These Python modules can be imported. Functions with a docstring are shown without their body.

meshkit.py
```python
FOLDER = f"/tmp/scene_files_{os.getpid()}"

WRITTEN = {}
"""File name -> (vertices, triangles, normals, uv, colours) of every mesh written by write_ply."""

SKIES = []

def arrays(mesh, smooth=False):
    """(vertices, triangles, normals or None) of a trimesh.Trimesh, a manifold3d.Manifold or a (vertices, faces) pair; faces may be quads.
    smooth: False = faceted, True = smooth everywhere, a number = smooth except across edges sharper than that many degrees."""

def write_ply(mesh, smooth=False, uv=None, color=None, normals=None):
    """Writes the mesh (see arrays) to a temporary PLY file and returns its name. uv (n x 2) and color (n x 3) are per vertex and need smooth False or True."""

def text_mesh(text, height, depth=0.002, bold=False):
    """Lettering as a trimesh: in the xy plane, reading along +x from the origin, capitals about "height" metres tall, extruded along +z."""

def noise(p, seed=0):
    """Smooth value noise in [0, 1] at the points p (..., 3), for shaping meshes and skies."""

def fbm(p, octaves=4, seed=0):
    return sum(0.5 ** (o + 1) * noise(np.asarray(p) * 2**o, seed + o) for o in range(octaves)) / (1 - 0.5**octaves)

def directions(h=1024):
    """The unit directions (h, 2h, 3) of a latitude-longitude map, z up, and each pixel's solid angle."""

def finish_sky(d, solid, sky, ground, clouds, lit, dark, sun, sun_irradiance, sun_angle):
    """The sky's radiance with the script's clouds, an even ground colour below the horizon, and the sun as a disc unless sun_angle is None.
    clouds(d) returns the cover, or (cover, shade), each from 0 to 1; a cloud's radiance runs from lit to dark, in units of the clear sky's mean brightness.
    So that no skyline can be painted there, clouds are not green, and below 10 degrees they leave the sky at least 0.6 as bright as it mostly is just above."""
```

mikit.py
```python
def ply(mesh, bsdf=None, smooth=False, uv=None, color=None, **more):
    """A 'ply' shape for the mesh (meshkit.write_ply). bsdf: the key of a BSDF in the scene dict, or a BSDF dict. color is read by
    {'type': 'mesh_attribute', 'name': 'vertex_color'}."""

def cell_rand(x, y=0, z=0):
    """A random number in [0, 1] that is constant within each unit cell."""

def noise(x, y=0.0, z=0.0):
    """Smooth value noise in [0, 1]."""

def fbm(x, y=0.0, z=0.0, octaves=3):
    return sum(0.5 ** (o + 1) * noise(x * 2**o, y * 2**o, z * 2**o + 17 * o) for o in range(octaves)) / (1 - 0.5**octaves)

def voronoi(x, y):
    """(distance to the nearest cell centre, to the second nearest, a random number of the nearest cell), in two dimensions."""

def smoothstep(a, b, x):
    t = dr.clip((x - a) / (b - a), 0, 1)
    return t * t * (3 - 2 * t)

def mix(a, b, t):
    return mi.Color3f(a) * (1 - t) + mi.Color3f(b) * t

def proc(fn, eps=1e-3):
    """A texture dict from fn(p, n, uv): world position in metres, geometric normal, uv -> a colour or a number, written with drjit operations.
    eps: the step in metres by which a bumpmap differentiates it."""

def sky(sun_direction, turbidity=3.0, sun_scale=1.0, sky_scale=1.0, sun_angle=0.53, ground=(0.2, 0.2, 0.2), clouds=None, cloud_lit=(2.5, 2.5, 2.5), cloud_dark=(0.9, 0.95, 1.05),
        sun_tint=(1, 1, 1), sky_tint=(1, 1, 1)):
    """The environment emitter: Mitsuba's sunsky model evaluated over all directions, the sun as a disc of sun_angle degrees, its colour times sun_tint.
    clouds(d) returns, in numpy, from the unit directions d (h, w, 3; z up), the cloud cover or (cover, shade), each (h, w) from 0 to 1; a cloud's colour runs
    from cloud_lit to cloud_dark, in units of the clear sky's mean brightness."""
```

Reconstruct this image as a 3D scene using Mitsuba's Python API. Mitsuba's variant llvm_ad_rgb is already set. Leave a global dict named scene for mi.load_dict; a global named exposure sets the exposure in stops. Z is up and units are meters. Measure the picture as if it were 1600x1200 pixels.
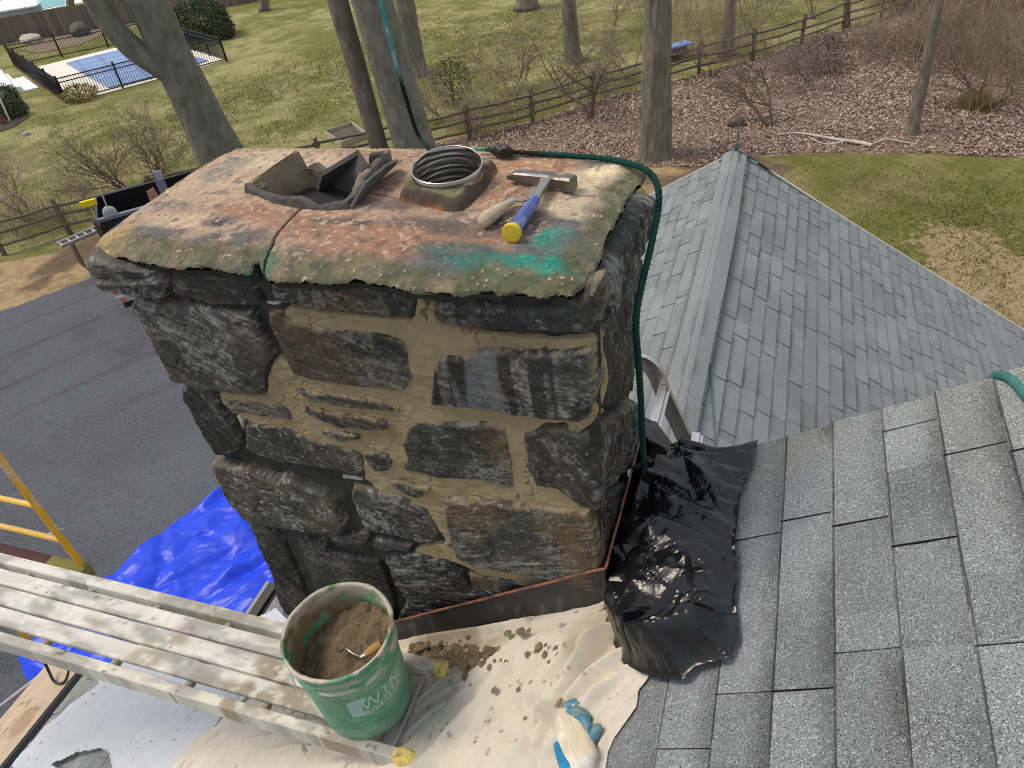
import math, random
import numpy as np, trimesh, shapely, manifold3d as m3
import drjit as dr, mitsuba as mi
import mikit, meshkit
from meshkit import noise as nz, fbm
from mikit import ply, proc, noise, smoothstep, mix, cell_rand, voronoi
from mikit import fbm as pfbm

# ------------------------------------------------------------------ camera, sky, exposure
CZ = 9.0                                     # eye height above the ground, metres
FPX, PX, PY = 1150.0, 800.0, 600.0           # focal length and centre in photograph pixels (1600 x 1200)
NADIR = (1010.0, 2030.0)                     # where plumb lines meet
YAX = 1290.0                                 # where the lines along the chimney's depth meet
_n = np.array([NADIR[0] - PX, NADIR[1] - PY, FPX]); _n /= np.linalg.norm(_n)
_yy = PY - ((YAX - PX) * _n[0] + FPX * _n[2]) / _n[1]
_yv = np.array([YAX - PX, _yy - PY, FPX]); _yv /= np.linalg.norm(_yv)
RW = np.array([np.cross(_yv, -_n), _yv, -_n])
T4 = mi.ScalarTransform4f
_m = np.eye(4); _m[:3, 0] = -RW[:, 0]; _m[:3, 1] = -RW[:, 1]; _m[:3, 2] = RW[:, 2]; _m[2, 3] = CZ
scene = {'type': 'scene'}
labels = {}
scene['camera'] = {'type': 'perspective', 'fov': 2 * math.degrees(math.atan(800 / FPX)), 'fov_axis': 'x', 'near_clip': 0.05,
                   'far_clip': 400.0, 'to_world': T4(_m.tolist())}
scene['sky_light'] = mikit.sky((-0.50, -0.12, 0.86), turbidity=4, sun_scale=0.5, sun_angle=22, clouds=lambda d: (0.93, np.clip(0.25 + 0.5 * fbm(d * 2.2, 3), 0, 1)),
                               cloud_lit=(2.2, 2.32, 2.52), cloud_dark=(1.3, 1.42, 1.62), sun_tint=(0.95, 0.99, 1.06))
exposure = 1.72

# ------------------------------------------------------------------ measuring helpers
def ray(px, py):
    return RW @ np.array([px - PX, py - PY, FPX])
def atz(px, py, z):                          # point at height z seen at a pixel
    d = ray(px, py); return d * ((z - CZ) / d[2]) + [0, 0, CZ]
def aty(px, py, y):
    d = ray(px, py); return d * (y / d[1]) + [0, 0, CZ]
def atx(px, py, x):
    d = ray(px, py); return d * (x / d[0]) + [0, 0, CZ]
RS = 0.635                                   # slope of the near roof
def zr(x): return CZ - 1.883 + RS * (x + 0.339)
def onroof(px, py, lift=0.0):
    d = ray(px, py); t = (zr(0) + lift - CZ) / (d[2] - RS * d[0]); return d * t + [0, 0, CZ]
def vplane(base, px, py):                    # point above/below, on the upright plane through base that faces the camera
    n = np.array([base[0], base[1], 0.0]); n /= np.linalg.norm(n)
    d = ray(px, py); return d * (np.dot(n, base) / np.dot(n, d)) + [0, 0, CZ]

# ------------------------------------------------------------------ mesh helpers
class MB:
    def __init__(s): s.v, s.f, s.c, s.n = [], [], [], 0
    def add(s, v, f, c=None):
        v = np.asarray(v, float); f = np.asarray(f, int)
        if f.shape[1] == 4: f = np.vstack([f[:, [0, 1, 2]], f[:, [0, 2, 3]]])
        s.v.append(v); s.f.append(f + s.n); s.n += len(v)
        if c is None: c = (0.5, 0.5, 0.5)
        c = np.asarray(c, float); s.c.append(np.broadcast_to(c, (len(v), 3)).copy())
        return s
    def box(s, c, size, ax=None, col=None, taper=None):
        q = np.array([[x, y, z] for z in (-.5, .5) for y in (-.5, .5) for x in (-.5, .5)]) * np.asarray(size, float)
        if taper is not None: q[4:, :2] *= taper
        if ax is not None: q = q @ np.asarray(ax, float)
        f = [[0, 2, 3, 1], [4, 5, 7, 6], [0, 1, 5, 4], [2, 6, 7, 3], [0, 4, 6, 2], [1, 3, 7, 5]]
        return s.add(q + np.asarray(c, float), f, col)
    def tube(s, pts, rad, k=6, col=None, cap=True, disp=None, flat=1.0):
        v, f = tube(pts, rad, k, cap, disp, flat)
        if callable(col): col = col(v)
        return s.add(v, f, col)
    def get(s):
        return np.vstack(s.v), np.vstack(s.f), np.vstack(s.c)

def frames(P):
    P = np.asarray(P, float)
    t = np.gradient(P, axis=0); t /= np.linalg.norm(t, axis=1, keepdims=True) + 1e-12
    u = np.zeros_like(P); r = np.array([0.31, 0.92, 0.24]); r = r - t[0] * np.dot(r, t[0])
    if np.linalg.norm(r) < .1: r = np.cross(t[0], [1, 0, 0.1])
    u[0] = r / np.linalg.norm(r)
    for i in range(1, len(P)):
        a = u[i - 1] - t[i] * np.dot(u[i - 1], t[i]); u[i] = a / (np.linalg.norm(a) + 1e-12)
    return t, u, np.cross(t, u)
def tube(P, R, k=6, cap=True, disp=None, flat=1.0):
    P = np.asarray(P, float); n = len(P); R = np.broadcast_to(np.asarray(R, float), (n,))
    t, u, w = frames(P)
    a = np.arange(k) * 2 * np.pi / k
    rr = R[:, None] * np.ones(k)
    if disp is not None: rr = disp(rr, a, P)
    v = P[:, None] + rr[..., None] * (np.cos(a)[None, :, None] * u[:, None] + flat * np.sin(a)[None, :, None] * w[:, None])
    v = v.reshape(-1, 3)
    i, j = np.meshgrid(np.arange(n - 1), np.arange(k), indexing='ij'); j2 = (j + 1) % k
    q = np.stack([i * k + j, i * k + j2, (i + 1) * k + j2, (i + 1) * k + j], -1).reshape(-1, 4)
    f = np.vstack([q[:, [0, 1, 2]], q[:, [0, 2, 3]]])
    if cap:
        v = np.vstack([v, P[:1], P[-1:]]); m = n * k; jj = np.arange(k); j2 = (jj + 1) % k
        f = np.vstack([f, np.stack([j2, jj, np.full(k, m)], 1), np.stack([(n - 1) * k + jj, (n - 1) * k + j2, np.full(k, m + 1)], 1)])
    return v, f
def resample(P, step):
    P = np.asarray(P, float); d = np.r_[0, np.cumsum(np.linalg.norm(np.diff(P, axis=0), axis=1))]
    n = max(2, int(d[-1] / step) + 1); s = np.linspace(0, d[-1], n)
    return np.stack([np.interp(s, d, P[:, k]) for k in range(3)], 1)
def smooth_path(P, step, it=3):
    P = np.asarray(P, float)
    for _ in range(it):                      # corner cutting
        Q = np.empty((2 * len(P), 3)); Q[0] = P[0]; Q[-1] = P[-1]
        Q[1:-1:2] = P[:-1] * .75 + P[1:] * .25; Q[2:-1:2] = P[:-1] * .25 + P[1:] * .75
        P = Q
    return resample(P, step)

BS = {}
def put(key, mesh, bsdf, col=None, smooth=True, **kw):
    v, f = mesh[0], mesh[1]
    if col is None and len(mesh) > 2: col = mesh[2]
    if smooth not in (True, False): col = None
    scene[key] = ply((v, f), bsdf, smooth=smooth, color=col, **kw)
    return key
_cnt = {}
def num(name):
    n = _cnt.get(name, -1) + 1; _cnt[name] = n
    return name if n == 0 else f'{name}_{n:03d}'
def tag(key, label, cat=None, group=None, kind=None):
    d = {}
    if label: d['label'] = label
    if cat: d['category'] = cat
    if group: d['group'] = group
    if kind: d['kind'] = kind
    labels[key] = d
    return key

def dens(poly, step, jit=0.0, seed=0, freq=25.0):
    poly = np.asarray(poly, float); P = np.vstack([poly, poly[:1]])
    d = np.r_[0, np.cumsum(np.linalg.norm(np.diff(P, axis=0), axis=1))]
    n = max(8, int(d[-1] / step)); s = np.linspace(0, d[-1], n, endpoint=False)
    Q = np.stack([np.interp(s, d, P[:, k]) for k in range(2)], 1)
    if jit:
        q3 = np.c_[Q * freq, np.full(len(Q), 3.7)]
        Q = Q + jit * 2 * np.stack([fbm(q3, 3, seed) - .5, fbm(q3, 3, seed + 9) - .5], 1)
    return Q
def patch(poly, step, jit=0.0, seed=0, freq=25.0, holes=()):
    """grid points inside a 2-D outline, its rim snapped to the outline -> (points, triangles, distance to the rim)"""
    Q = dens(poly, step * .8, jit, seed, freq)
    pg = shapely.Polygon(Q, [dens(h, step * .8, jit, seed + 3, freq) for h in holes]).buffer(0)
    if pg.geom_type != 'Polygon': pg = max(pg.geoms, key=lambda g: g.area)
    x0, y0, x1, y1 = pg.bounds
    xs = np.arange(x0 - step, x1 + 2 * step, step); ys = np.arange(y0 - step, y1 + 2 * step, step)
    X, Y = np.meshgrid(xs, ys, indexing='ij'); p = np.stack([X.ravel(), Y.ravel()], 1)
    shapely.prepare(pg); ins = shapely.contains_xy(pg, p[:, 0], p[:, 1])
    nx, ny = X.shape
    i, j = np.meshgrid(np.arange(nx - 1), np.arange(ny - 1), indexing='ij')
    a = (i * ny + j).ravel(); q = np.stack([a, a + ny, a + ny + 1, a + 1], 1)
    q = q[ins[q].any(1)]
    use = np.unique(q); mp = -np.ones(len(p), int); mp[use] = np.arange(len(use)); q = mp[q]; p = p[use]; ins = ins[use]
    pts = shapely.points(p); ring = pg.boundary
    d = np.where(ins, shapely.distance(pts, ring), 0.0)
    out = ~ins
    if out.any():
        if ring.geom_type == 'LineString':
            g = shapely.line_interpolate_point(ring, shapely.line_locate_point(ring, pts[out])); p[out] = shapely.get_coordinates(g)
        else:
            sl = shapely.shortest_line(pts[out], ring); p[out] = shapely.get_coordinates(sl).reshape(-1, 2, 2)[:, 1]
    f = np.vstack([q[:, [0, 1, 2]], q[:, [0, 2, 3]]])
    return p, f, d
def rot2(p, deg):
    a = math.radians(deg); return np.stack([p[:, 0] * math.cos(a) + p[:, 1] * math.sin(a), -p[:, 0] * math.sin(a) + p[:, 1] * math.cos(a)], 1)
def n2(p, s, seed=0, o=3, z=0.0):            # 2-D fbm in [0,1] at p*s (s: number or pair)
    q = np.c_[np.asarray(p) * np.asarray(s), np.full(len(p), z + seed * 1.37)]
    return fbm(q, o, seed)
def sst(a, b, x):
    t = np.clip((x - a) / (b - a), 0, 1); return t * t * (3 - 2 * t)
def lerp(a, b, t):
    t = np.asarray(t)[:, None]; return np.asarray(a) * (1 - t) + np.asarray(b) * t

# ------------------------------------------------------------------ materials
VC = {'type': 'mesh_attribute', 'name': 'vertex_color'}
def two(d): return {'type': 'twosided', 'bsdf': d}
def prin(col, rough, **k):
    return two({'type': 'principled', 'base_color': col if isinstance(col, dict) else {'type': 'rgb', 'value': list(col)}, 'roughness': rough, **k})
scene['vc_matte'] = prin(VC, 0.92, specular=0.2)
scene['vc_stone'] = prin(VC, 0.62, specular=0.45)
scene['vc_satin'] = prin(VC, 0.45, specular=0.5)
scene['vc_cloth'] = prin(VC, 0.95, specular=0.1, sheen=0.3)
scene['vc_tarp'] = prin(VC, 0.38, specular=0.45)
scene['vc_metal'] = prin(VC, 0.42, metallic=0.9)
scene['dark_steel'] = prin((0.46, 0.43, 0.39), 0.36, metallic=1.0)
scene['aluminium'] = prin((0.62, 0.61, 0.58), 0.40, metallic=0.85)
scene['black_film'] = prin((0.006, 0.006, 0.008), 0.25, specular=0.6)
scene['black_paint'] = prin((0.012, 0.012, 0.014), 0.35, specular=0.5)
scene['pale_sheet'] = {'type': 'principledthin', 'base_color': {'type': 'rgb', 'value': [0.66, 0.70, 0.76]}, 'roughness': 0.35, 'diff_trans': 0.5, 'spec_trans': 0.0}

GX0, GDX = .118 - 60 * .1150, .1150
def granules(tone):
    def fn(p, n, uv):
        a = cell_rand(p.x * 560, p.y * 560, p.z * 560); b = cell_rand(p.x * 330 + 7, p.y * 330, p.z * 330)
        big = pfbm(p.x * 5, p.y * 5, p.z * 5, 3)
        v = 0.50 + 0.62 * a + 0.42 * b + 0.5 * (big - 0.5)
        v = v * dr.select(b > 0.90, 1.6, 1.0) * dr.select(a < 0.16, 0.35, 1.0)
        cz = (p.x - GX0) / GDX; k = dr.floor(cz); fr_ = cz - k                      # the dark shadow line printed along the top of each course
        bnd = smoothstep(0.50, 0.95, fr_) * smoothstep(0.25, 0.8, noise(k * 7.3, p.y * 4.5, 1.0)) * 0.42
        g = smoothstep(0.5, 0.75, noise(p.x * 2.3, p.y * 2.3, p.z * 2.3 + 5))
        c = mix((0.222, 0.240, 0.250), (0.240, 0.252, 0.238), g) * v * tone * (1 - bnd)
        ln = smoothstep(0.945, 0.985, fr_ + 0.012 * (noise(p.y * 90, k, 4.0) - 0.5)) * (0.55 + 0.4 * noise(p.y * 14, k * 3.1, 2.0))   # contact shade below each butt, painted into the colour
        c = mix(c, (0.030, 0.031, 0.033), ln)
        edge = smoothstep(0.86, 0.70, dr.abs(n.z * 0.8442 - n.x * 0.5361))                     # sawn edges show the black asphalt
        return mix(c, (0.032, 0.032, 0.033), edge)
    return fn
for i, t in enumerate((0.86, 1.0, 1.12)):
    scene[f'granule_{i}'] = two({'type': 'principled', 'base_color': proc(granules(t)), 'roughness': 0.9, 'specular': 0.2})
def far_gran(tone):
    def fn(p, n, uv):
        a = cell_rand(p.x * 130, p.y * 130, p.z * 130)
        big = pfbm(p.x * 1.7, p.y * 1.7, p.z * 1.7, 3)
        c = mi.Color3f(0.238, 0.258, 0.262) * (0.80 + 0.26 * a + 0.30 * (big - 0.5)) * tone
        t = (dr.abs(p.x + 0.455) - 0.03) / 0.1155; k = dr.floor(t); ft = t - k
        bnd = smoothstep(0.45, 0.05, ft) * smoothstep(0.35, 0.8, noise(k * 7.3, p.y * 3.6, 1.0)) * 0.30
        c = mix(c * (1 - bnd), (0.075, 0.082, 0.086), smoothstep(0.075, 0.03, ft) * 0.7)  # thin dark line paints in the shade below each wing butt
        edge = smoothstep(0.84, 0.66, dr.maximum(dr.abs(n.z * 0.848 + n.x * 0.530), dr.abs(n.z * 0.866 - n.x * 0.499)))
        return mix(c, (0.075, 0.080, 0.084), edge)
    return fn
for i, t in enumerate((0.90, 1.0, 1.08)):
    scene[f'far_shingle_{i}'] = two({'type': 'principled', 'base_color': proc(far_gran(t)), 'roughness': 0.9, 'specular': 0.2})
BARE = atz(1575, 445, 0)
def lawn(p, n, uv):
    a = pfbm(p.x * .35, p.y * .35, 0.0, 4); b = pfbm(p.x * 1.6, p.y * 1.6, 3.0, 3); c = pfbm(p.x * 9, p.y * 9, 1.0, 2); d = noise(p.x * 38, p.y * 38, 2.0)
    t = smoothstep(0.35, 0.72, 0.55 * a + 0.45 * b)
    col = mix((0.140, 0.142, 0.045), (0.275, 0.255, 0.120), t)
    near = smoothstep(-9.0, -2.0, p.x - 0.0) * smoothstep(26.0, 22.0, p.y)          # the clipped plot right of the house is greener, with bare patches
    col = mix(col, mix((0.118, 0.122, 0.034), (0.190, 0.168, 0.072), smoothstep(0.40, 0.74, 0.5 * a + 0.5 * b)), near)
    q = dr.sqrt(dr.square((p.x - BARE[0]) / 1.9) + dr.square((p.y - BARE[1]) / 2.3))
    bare = near * smoothstep(0.25, -0.15, q - 0.9 + 1.5 * (pfbm(p.x * .9 + 3.3, p.y * .9 + 0.7, 9.0, 3) - 0.5) - 0.8 * (c - 0.5))
    col = mix(col, (0.34, 0.245, 0.150), bare * 0.8)
    return col * (0.62 + 0.42 * c + 0.38 * d)
scene['lawn_turf'] = two({'type': 'principled', 'base_color': proc(lawn), 'roughness': 0.95, 'specular': 0.1})
def dirt(p, n, uv):
    a = pfbm(p.x * .9, p.y * .9, 0.0, 4); c = pfbm(p.x * 6, p.y * 6, 1.0, 3); d = noise(p.x * 40, p.y * 40, 2.0)
    col = mix((0.150, 0.105, 0.070), (0.36, 0.26, 0.15), smoothstep(0.38, 0.62, a))
    return col * (0.5 + 0.5 * c + 0.4 * d)
scene['dry_ground'] = two({'type': 'principled', 'base_color': proc(dirt), 'roughness': 0.95, 'specular': 0.1})
def litter(p, n, uv):
    a = pfbm(p.x * .6, p.y * .6, 0.0, 3); d1, d2, r = voronoi(p.x * 9, p.y * 9); e1, e2, q = voronoi(p.x * 14 + 5, p.y * 14)
    col = mix((0.135, 0.090, 0.066), (0.40, 0.295, 0.225), 0.55 * r + 0.45 * q)
    return col * (0.65 + 0.5 * a) * (0.45 + 0.55 * smoothstep(0.02, 0.16, d2 - d1))
scene['leaf_floor'] = two({'type': 'principled', 'base_color': proc(litter), 'roughness': 0.95, 'specular': 0.1})
def tar(p, n, uv):
    f = noise(p.x * 60, p.y * 60, 0.0); g = cell_rand(p.x * 45, p.y * 45, 3); a = pfbm(p.x * .5, p.y * .5, 0.0, 3)
    u = 0.62 * p.x + 0.785 * p.y; w = 0.785 * p.x - 0.62 * p.y                      # tyre marks run with the drive
    u = u + 1.6 * (pfbm(p.x * .12, p.y * .12, 7.0, 2) - .5); w = w + 2.2 * (pfbm(p.x * .10 + 4, p.y * .10, 2.0, 2) - .5)
    lane = smoothstep(0.16, 0.02, dr.abs(w + 19.0)) + smoothstep(0.16, 0.02, dr.abs(w + 17.4)) + 0.8 * smoothstep(0.12, 0.02, dr.abs(w + 20.6)) + 0.7 * smoothstep(0.2, 0.02, dr.abs(w + 16.0)) + 0.5 * smoothstep(0.3, 0.02, dr.abs(w + 14.4))
    lane = lane * smoothstep(0.25, 0.6, noise(u * .45, w * 1.1, 5.0))
    spot = smoothstep(0.74, 0.80, pfbm(p.x * 1.1, p.y * 1.6, 11.0, 2))
    v = 0.100 * (0.60 + 0.40 * f + 0.50 * g) * (0.75 + 0.5 * a) * (1 - 0.30 * dr.clip(lane, 0, 1)) * (1 - 0.15 * spot)
    return mi.Color3f(0.93, 0.97, 1.14) * v
scene['asphalt'] = two({'type': 'principled', 'base_color': proc(tar), 'roughness': 0.9, 'specular': 0.3})
# ------------------------------------------------------------------ chimney
FY, SX = 1.237, -0.335                        # planes of the front and the right face
tag('chimney', 'dark schist stone chimney with fresh tan mortar joints and a stained cement crown', 'chimney')
GROW = .0035
def fr(poly, grow=0.0):
    q = frp(poly)
    return q if not grow else np.array(shapely.Polygon(q).buffer(grow, join_style='mitre').exterior.coords)[:-1]
def frp(poly): return np.array([aty(x, y, FY)[[0, 2]] for x, y in poly])
def sd(poly):
    q = np.array([atx(x, y, SX)[[1, 2]] for x, y in poly]); q[:, 0] = np.maximum(q[:, 0], FY + .003); return q
def place(p, h, face):
    if face == 'front': return np.c_[p[:, 0], FY - h, p[:, 1]]
    if face == 'right': return np.c_[SX + h, p[:, 0], p[:, 1]]
    if face == 'left': return np.c_[-1.60 - h, p[:, 0], p[:, 1]]
    return np.c_[p[:, 0], 1.80 + h, p[:, 1]]
FLIP = {'front': False, 'right': False, 'left': True, 'back': True}
def stone(poly, face, seed, ang=0, fol=0.0016, depth=0.06, rnd=0.016, base=0.055, brown=.25, light=.35, streak=0.0, green=0.15, smear=0.0, step=.0028, proud=0.0, bulge=.002, lean=0.0):
    p, f, d = patch(poly, step, .004, seed, 22.0)
    q = rot2(p, ang); c = p.mean(0); ext = np.ptp(p, axis=0).max() + 1e-6
    r = rnd * (.55 + 1.1 * n2(p, 12, seed, 2))
    t = np.clip(d / r, 0, 1)
    rnk = np.random.default_rng(seed)
    low = n2(p, 7, seed + 1, 3) - .5; mid = n2(p, 28, seed + 2, 3) - .5
    st = n2(q, (9, 75), seed + 3, 3) - .5; st2 = n2(q, (25, 210), seed + 4, 2) - .5
    ledge = np.floor(n2(q, (5, 16), seed + 6, 2) * 6) / 6 - .5
    tx, tz = rnk.uniform(-.006, .006, 2)
    h = -depth * (1 - np.sqrt(1 - (1 - t) ** 2)) + proud + bulge * sst(0, .06, d) + low * .009 + mid * .006 + (st * fol * 4.5 + st2 * fol * 1.6 + .0030 * (n2(p, 110, seed + 31, 3) - .5) + ledge * .008) * sst(0, .012, d)
    h = h + (p[:, 0] - c[0]) / ext * tx + (p[:, 1] - c[1]) / ext * tz + lean * (p[:, 1] - c[1]) / ext
    for _ in range(3):                       # chipped corners and split faces
        an = rnk.uniform(0, 6.28); dirv = np.array([math.cos(an), math.sin(an)]); pr_ = (p - c) @ dirv + .012 * (n2(p, 16, seed + 40, 3) - .5); mx = pr_.max(); o_ = rnk.uniform(.86, .99) * mx
        h = h - np.clip(pr_ - o_, 0, None) * rnk.uniform(.15, .4)
    h = h + .0016 * (n2(p, 240, seed + 33, 2) - .5)
    def N(s_, sd, o, q_=p): s_ = np.broadcast_to(s_, (2,)); return fbm(np.c_[q_ * s_, h * min(s_.mean(), 45.0) + sd * 1.37], o, sd)
    a = N(6, seed + 11, 3); b = N(26, seed + 12, 3); s = N((16, 120), seed + 13, 3, q); b2 = N(75, seed + 30, 3); sp = N(150, seed + 14, 2); sp2 = N(105, seed + 19, 1); sp3 = N(125, seed + 41, 1)
    v = .68 * base * np.clip(.05 + .75 * b + .6 * s + .55 * b2, .15, 3) ** 1.6 * (.45 + 1.1 * a) * (.25 + 1.5 * sp)
    col = v[:, None] * np.array([1.0, .99, .94])
    mb = np.clip(1.2 * brown * sst(.43, .60, N(5.5, seed + 15, 4)) * (.4 + .9 * s), 0, .85)
    def over(m_, c_):
        nonlocal col
        m_ = np.clip(m_, 0, 1)[:, None]; col = col * (1 - m_) + m_ * c_
    over(mb, np.array([.125, .076, .040]) * (.25 + 1.1 * sp + .5 * b2)[:, None])
    over(1.1 * light * sst(.50, .64, N(9, seed + 16, 4)) * sst(.42, .60, .3 * s + .3 * sp + .4 * b2), np.array([.31, .31, .285]))
    over(.8 * light * sst(.56, .64, .55 * s + .45 * b2) * sst(.46, .58, b), np.array([.36, .36, .335]))
    vein = np.abs(N((5, 26), seed + 42, 3, q) - .5); over(.75 * light * sst(.022, .008, vein) * sst(.50, .62, N(7, seed + 43, 2)), np.array([.44, .43, .40]))
    crk = np.abs(N((6, 17), seed + 44, 3, rot2(p, ang + 35)) - .5); over(.85 * sst(.016, .006, crk) * sst(.50, .60, N(6, seed + 45, 2)), np.array([.008, .008, .008]))
    over(sst(.80, .86, sp2) * .75 * light, np.array([.50, .49, .46])); over(sst(.22, .14, sp3) * .8, np.array([.010, .010, .010]))
    over(.22 * sst(.60, .66, N(34, seed + 46, 3)) * sst(.45, .6, a), np.array([.22, .21, .13]))
    if streak:
        ms = streak * sst(.50, .58, n2(p, (34, 1.3), seed + 17, 2)) * sst(.35, .55, n2(p, (9, 1), seed + 18, 2)); over(.85 * ms * (.5 + .8 * b2), np.array([.008, .008, .009]))
        mw = streak * .8 * sst(.58, .64, n2(p, (26, 1.6), seed + 27, 2)) * sst(.45, .6, n2(p, (7, 3), seed + 28, 2)); over(mw * (.3 + 1.1 * b2), np.array([.165, .175, .185]))
    if green: over(green * sst(.5, .7, N(9, seed + 20, 3)) * (1 - sst(.004, .05, d) * .6), np.array([.055, .095, .070]))
    if smear: over(smear * (1 - sst(.002, .022, d)) * sst(.46, .56, N(60, seed + 21, 3)), np.array([.31, .235, .125]))
    if FLIP[face]: f = f[:, ::-1]
    k = put(num('chimney__stone'), (place(p, h, face), f), 'vc_stone', np.clip(col, .004, .8))
    return k

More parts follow.
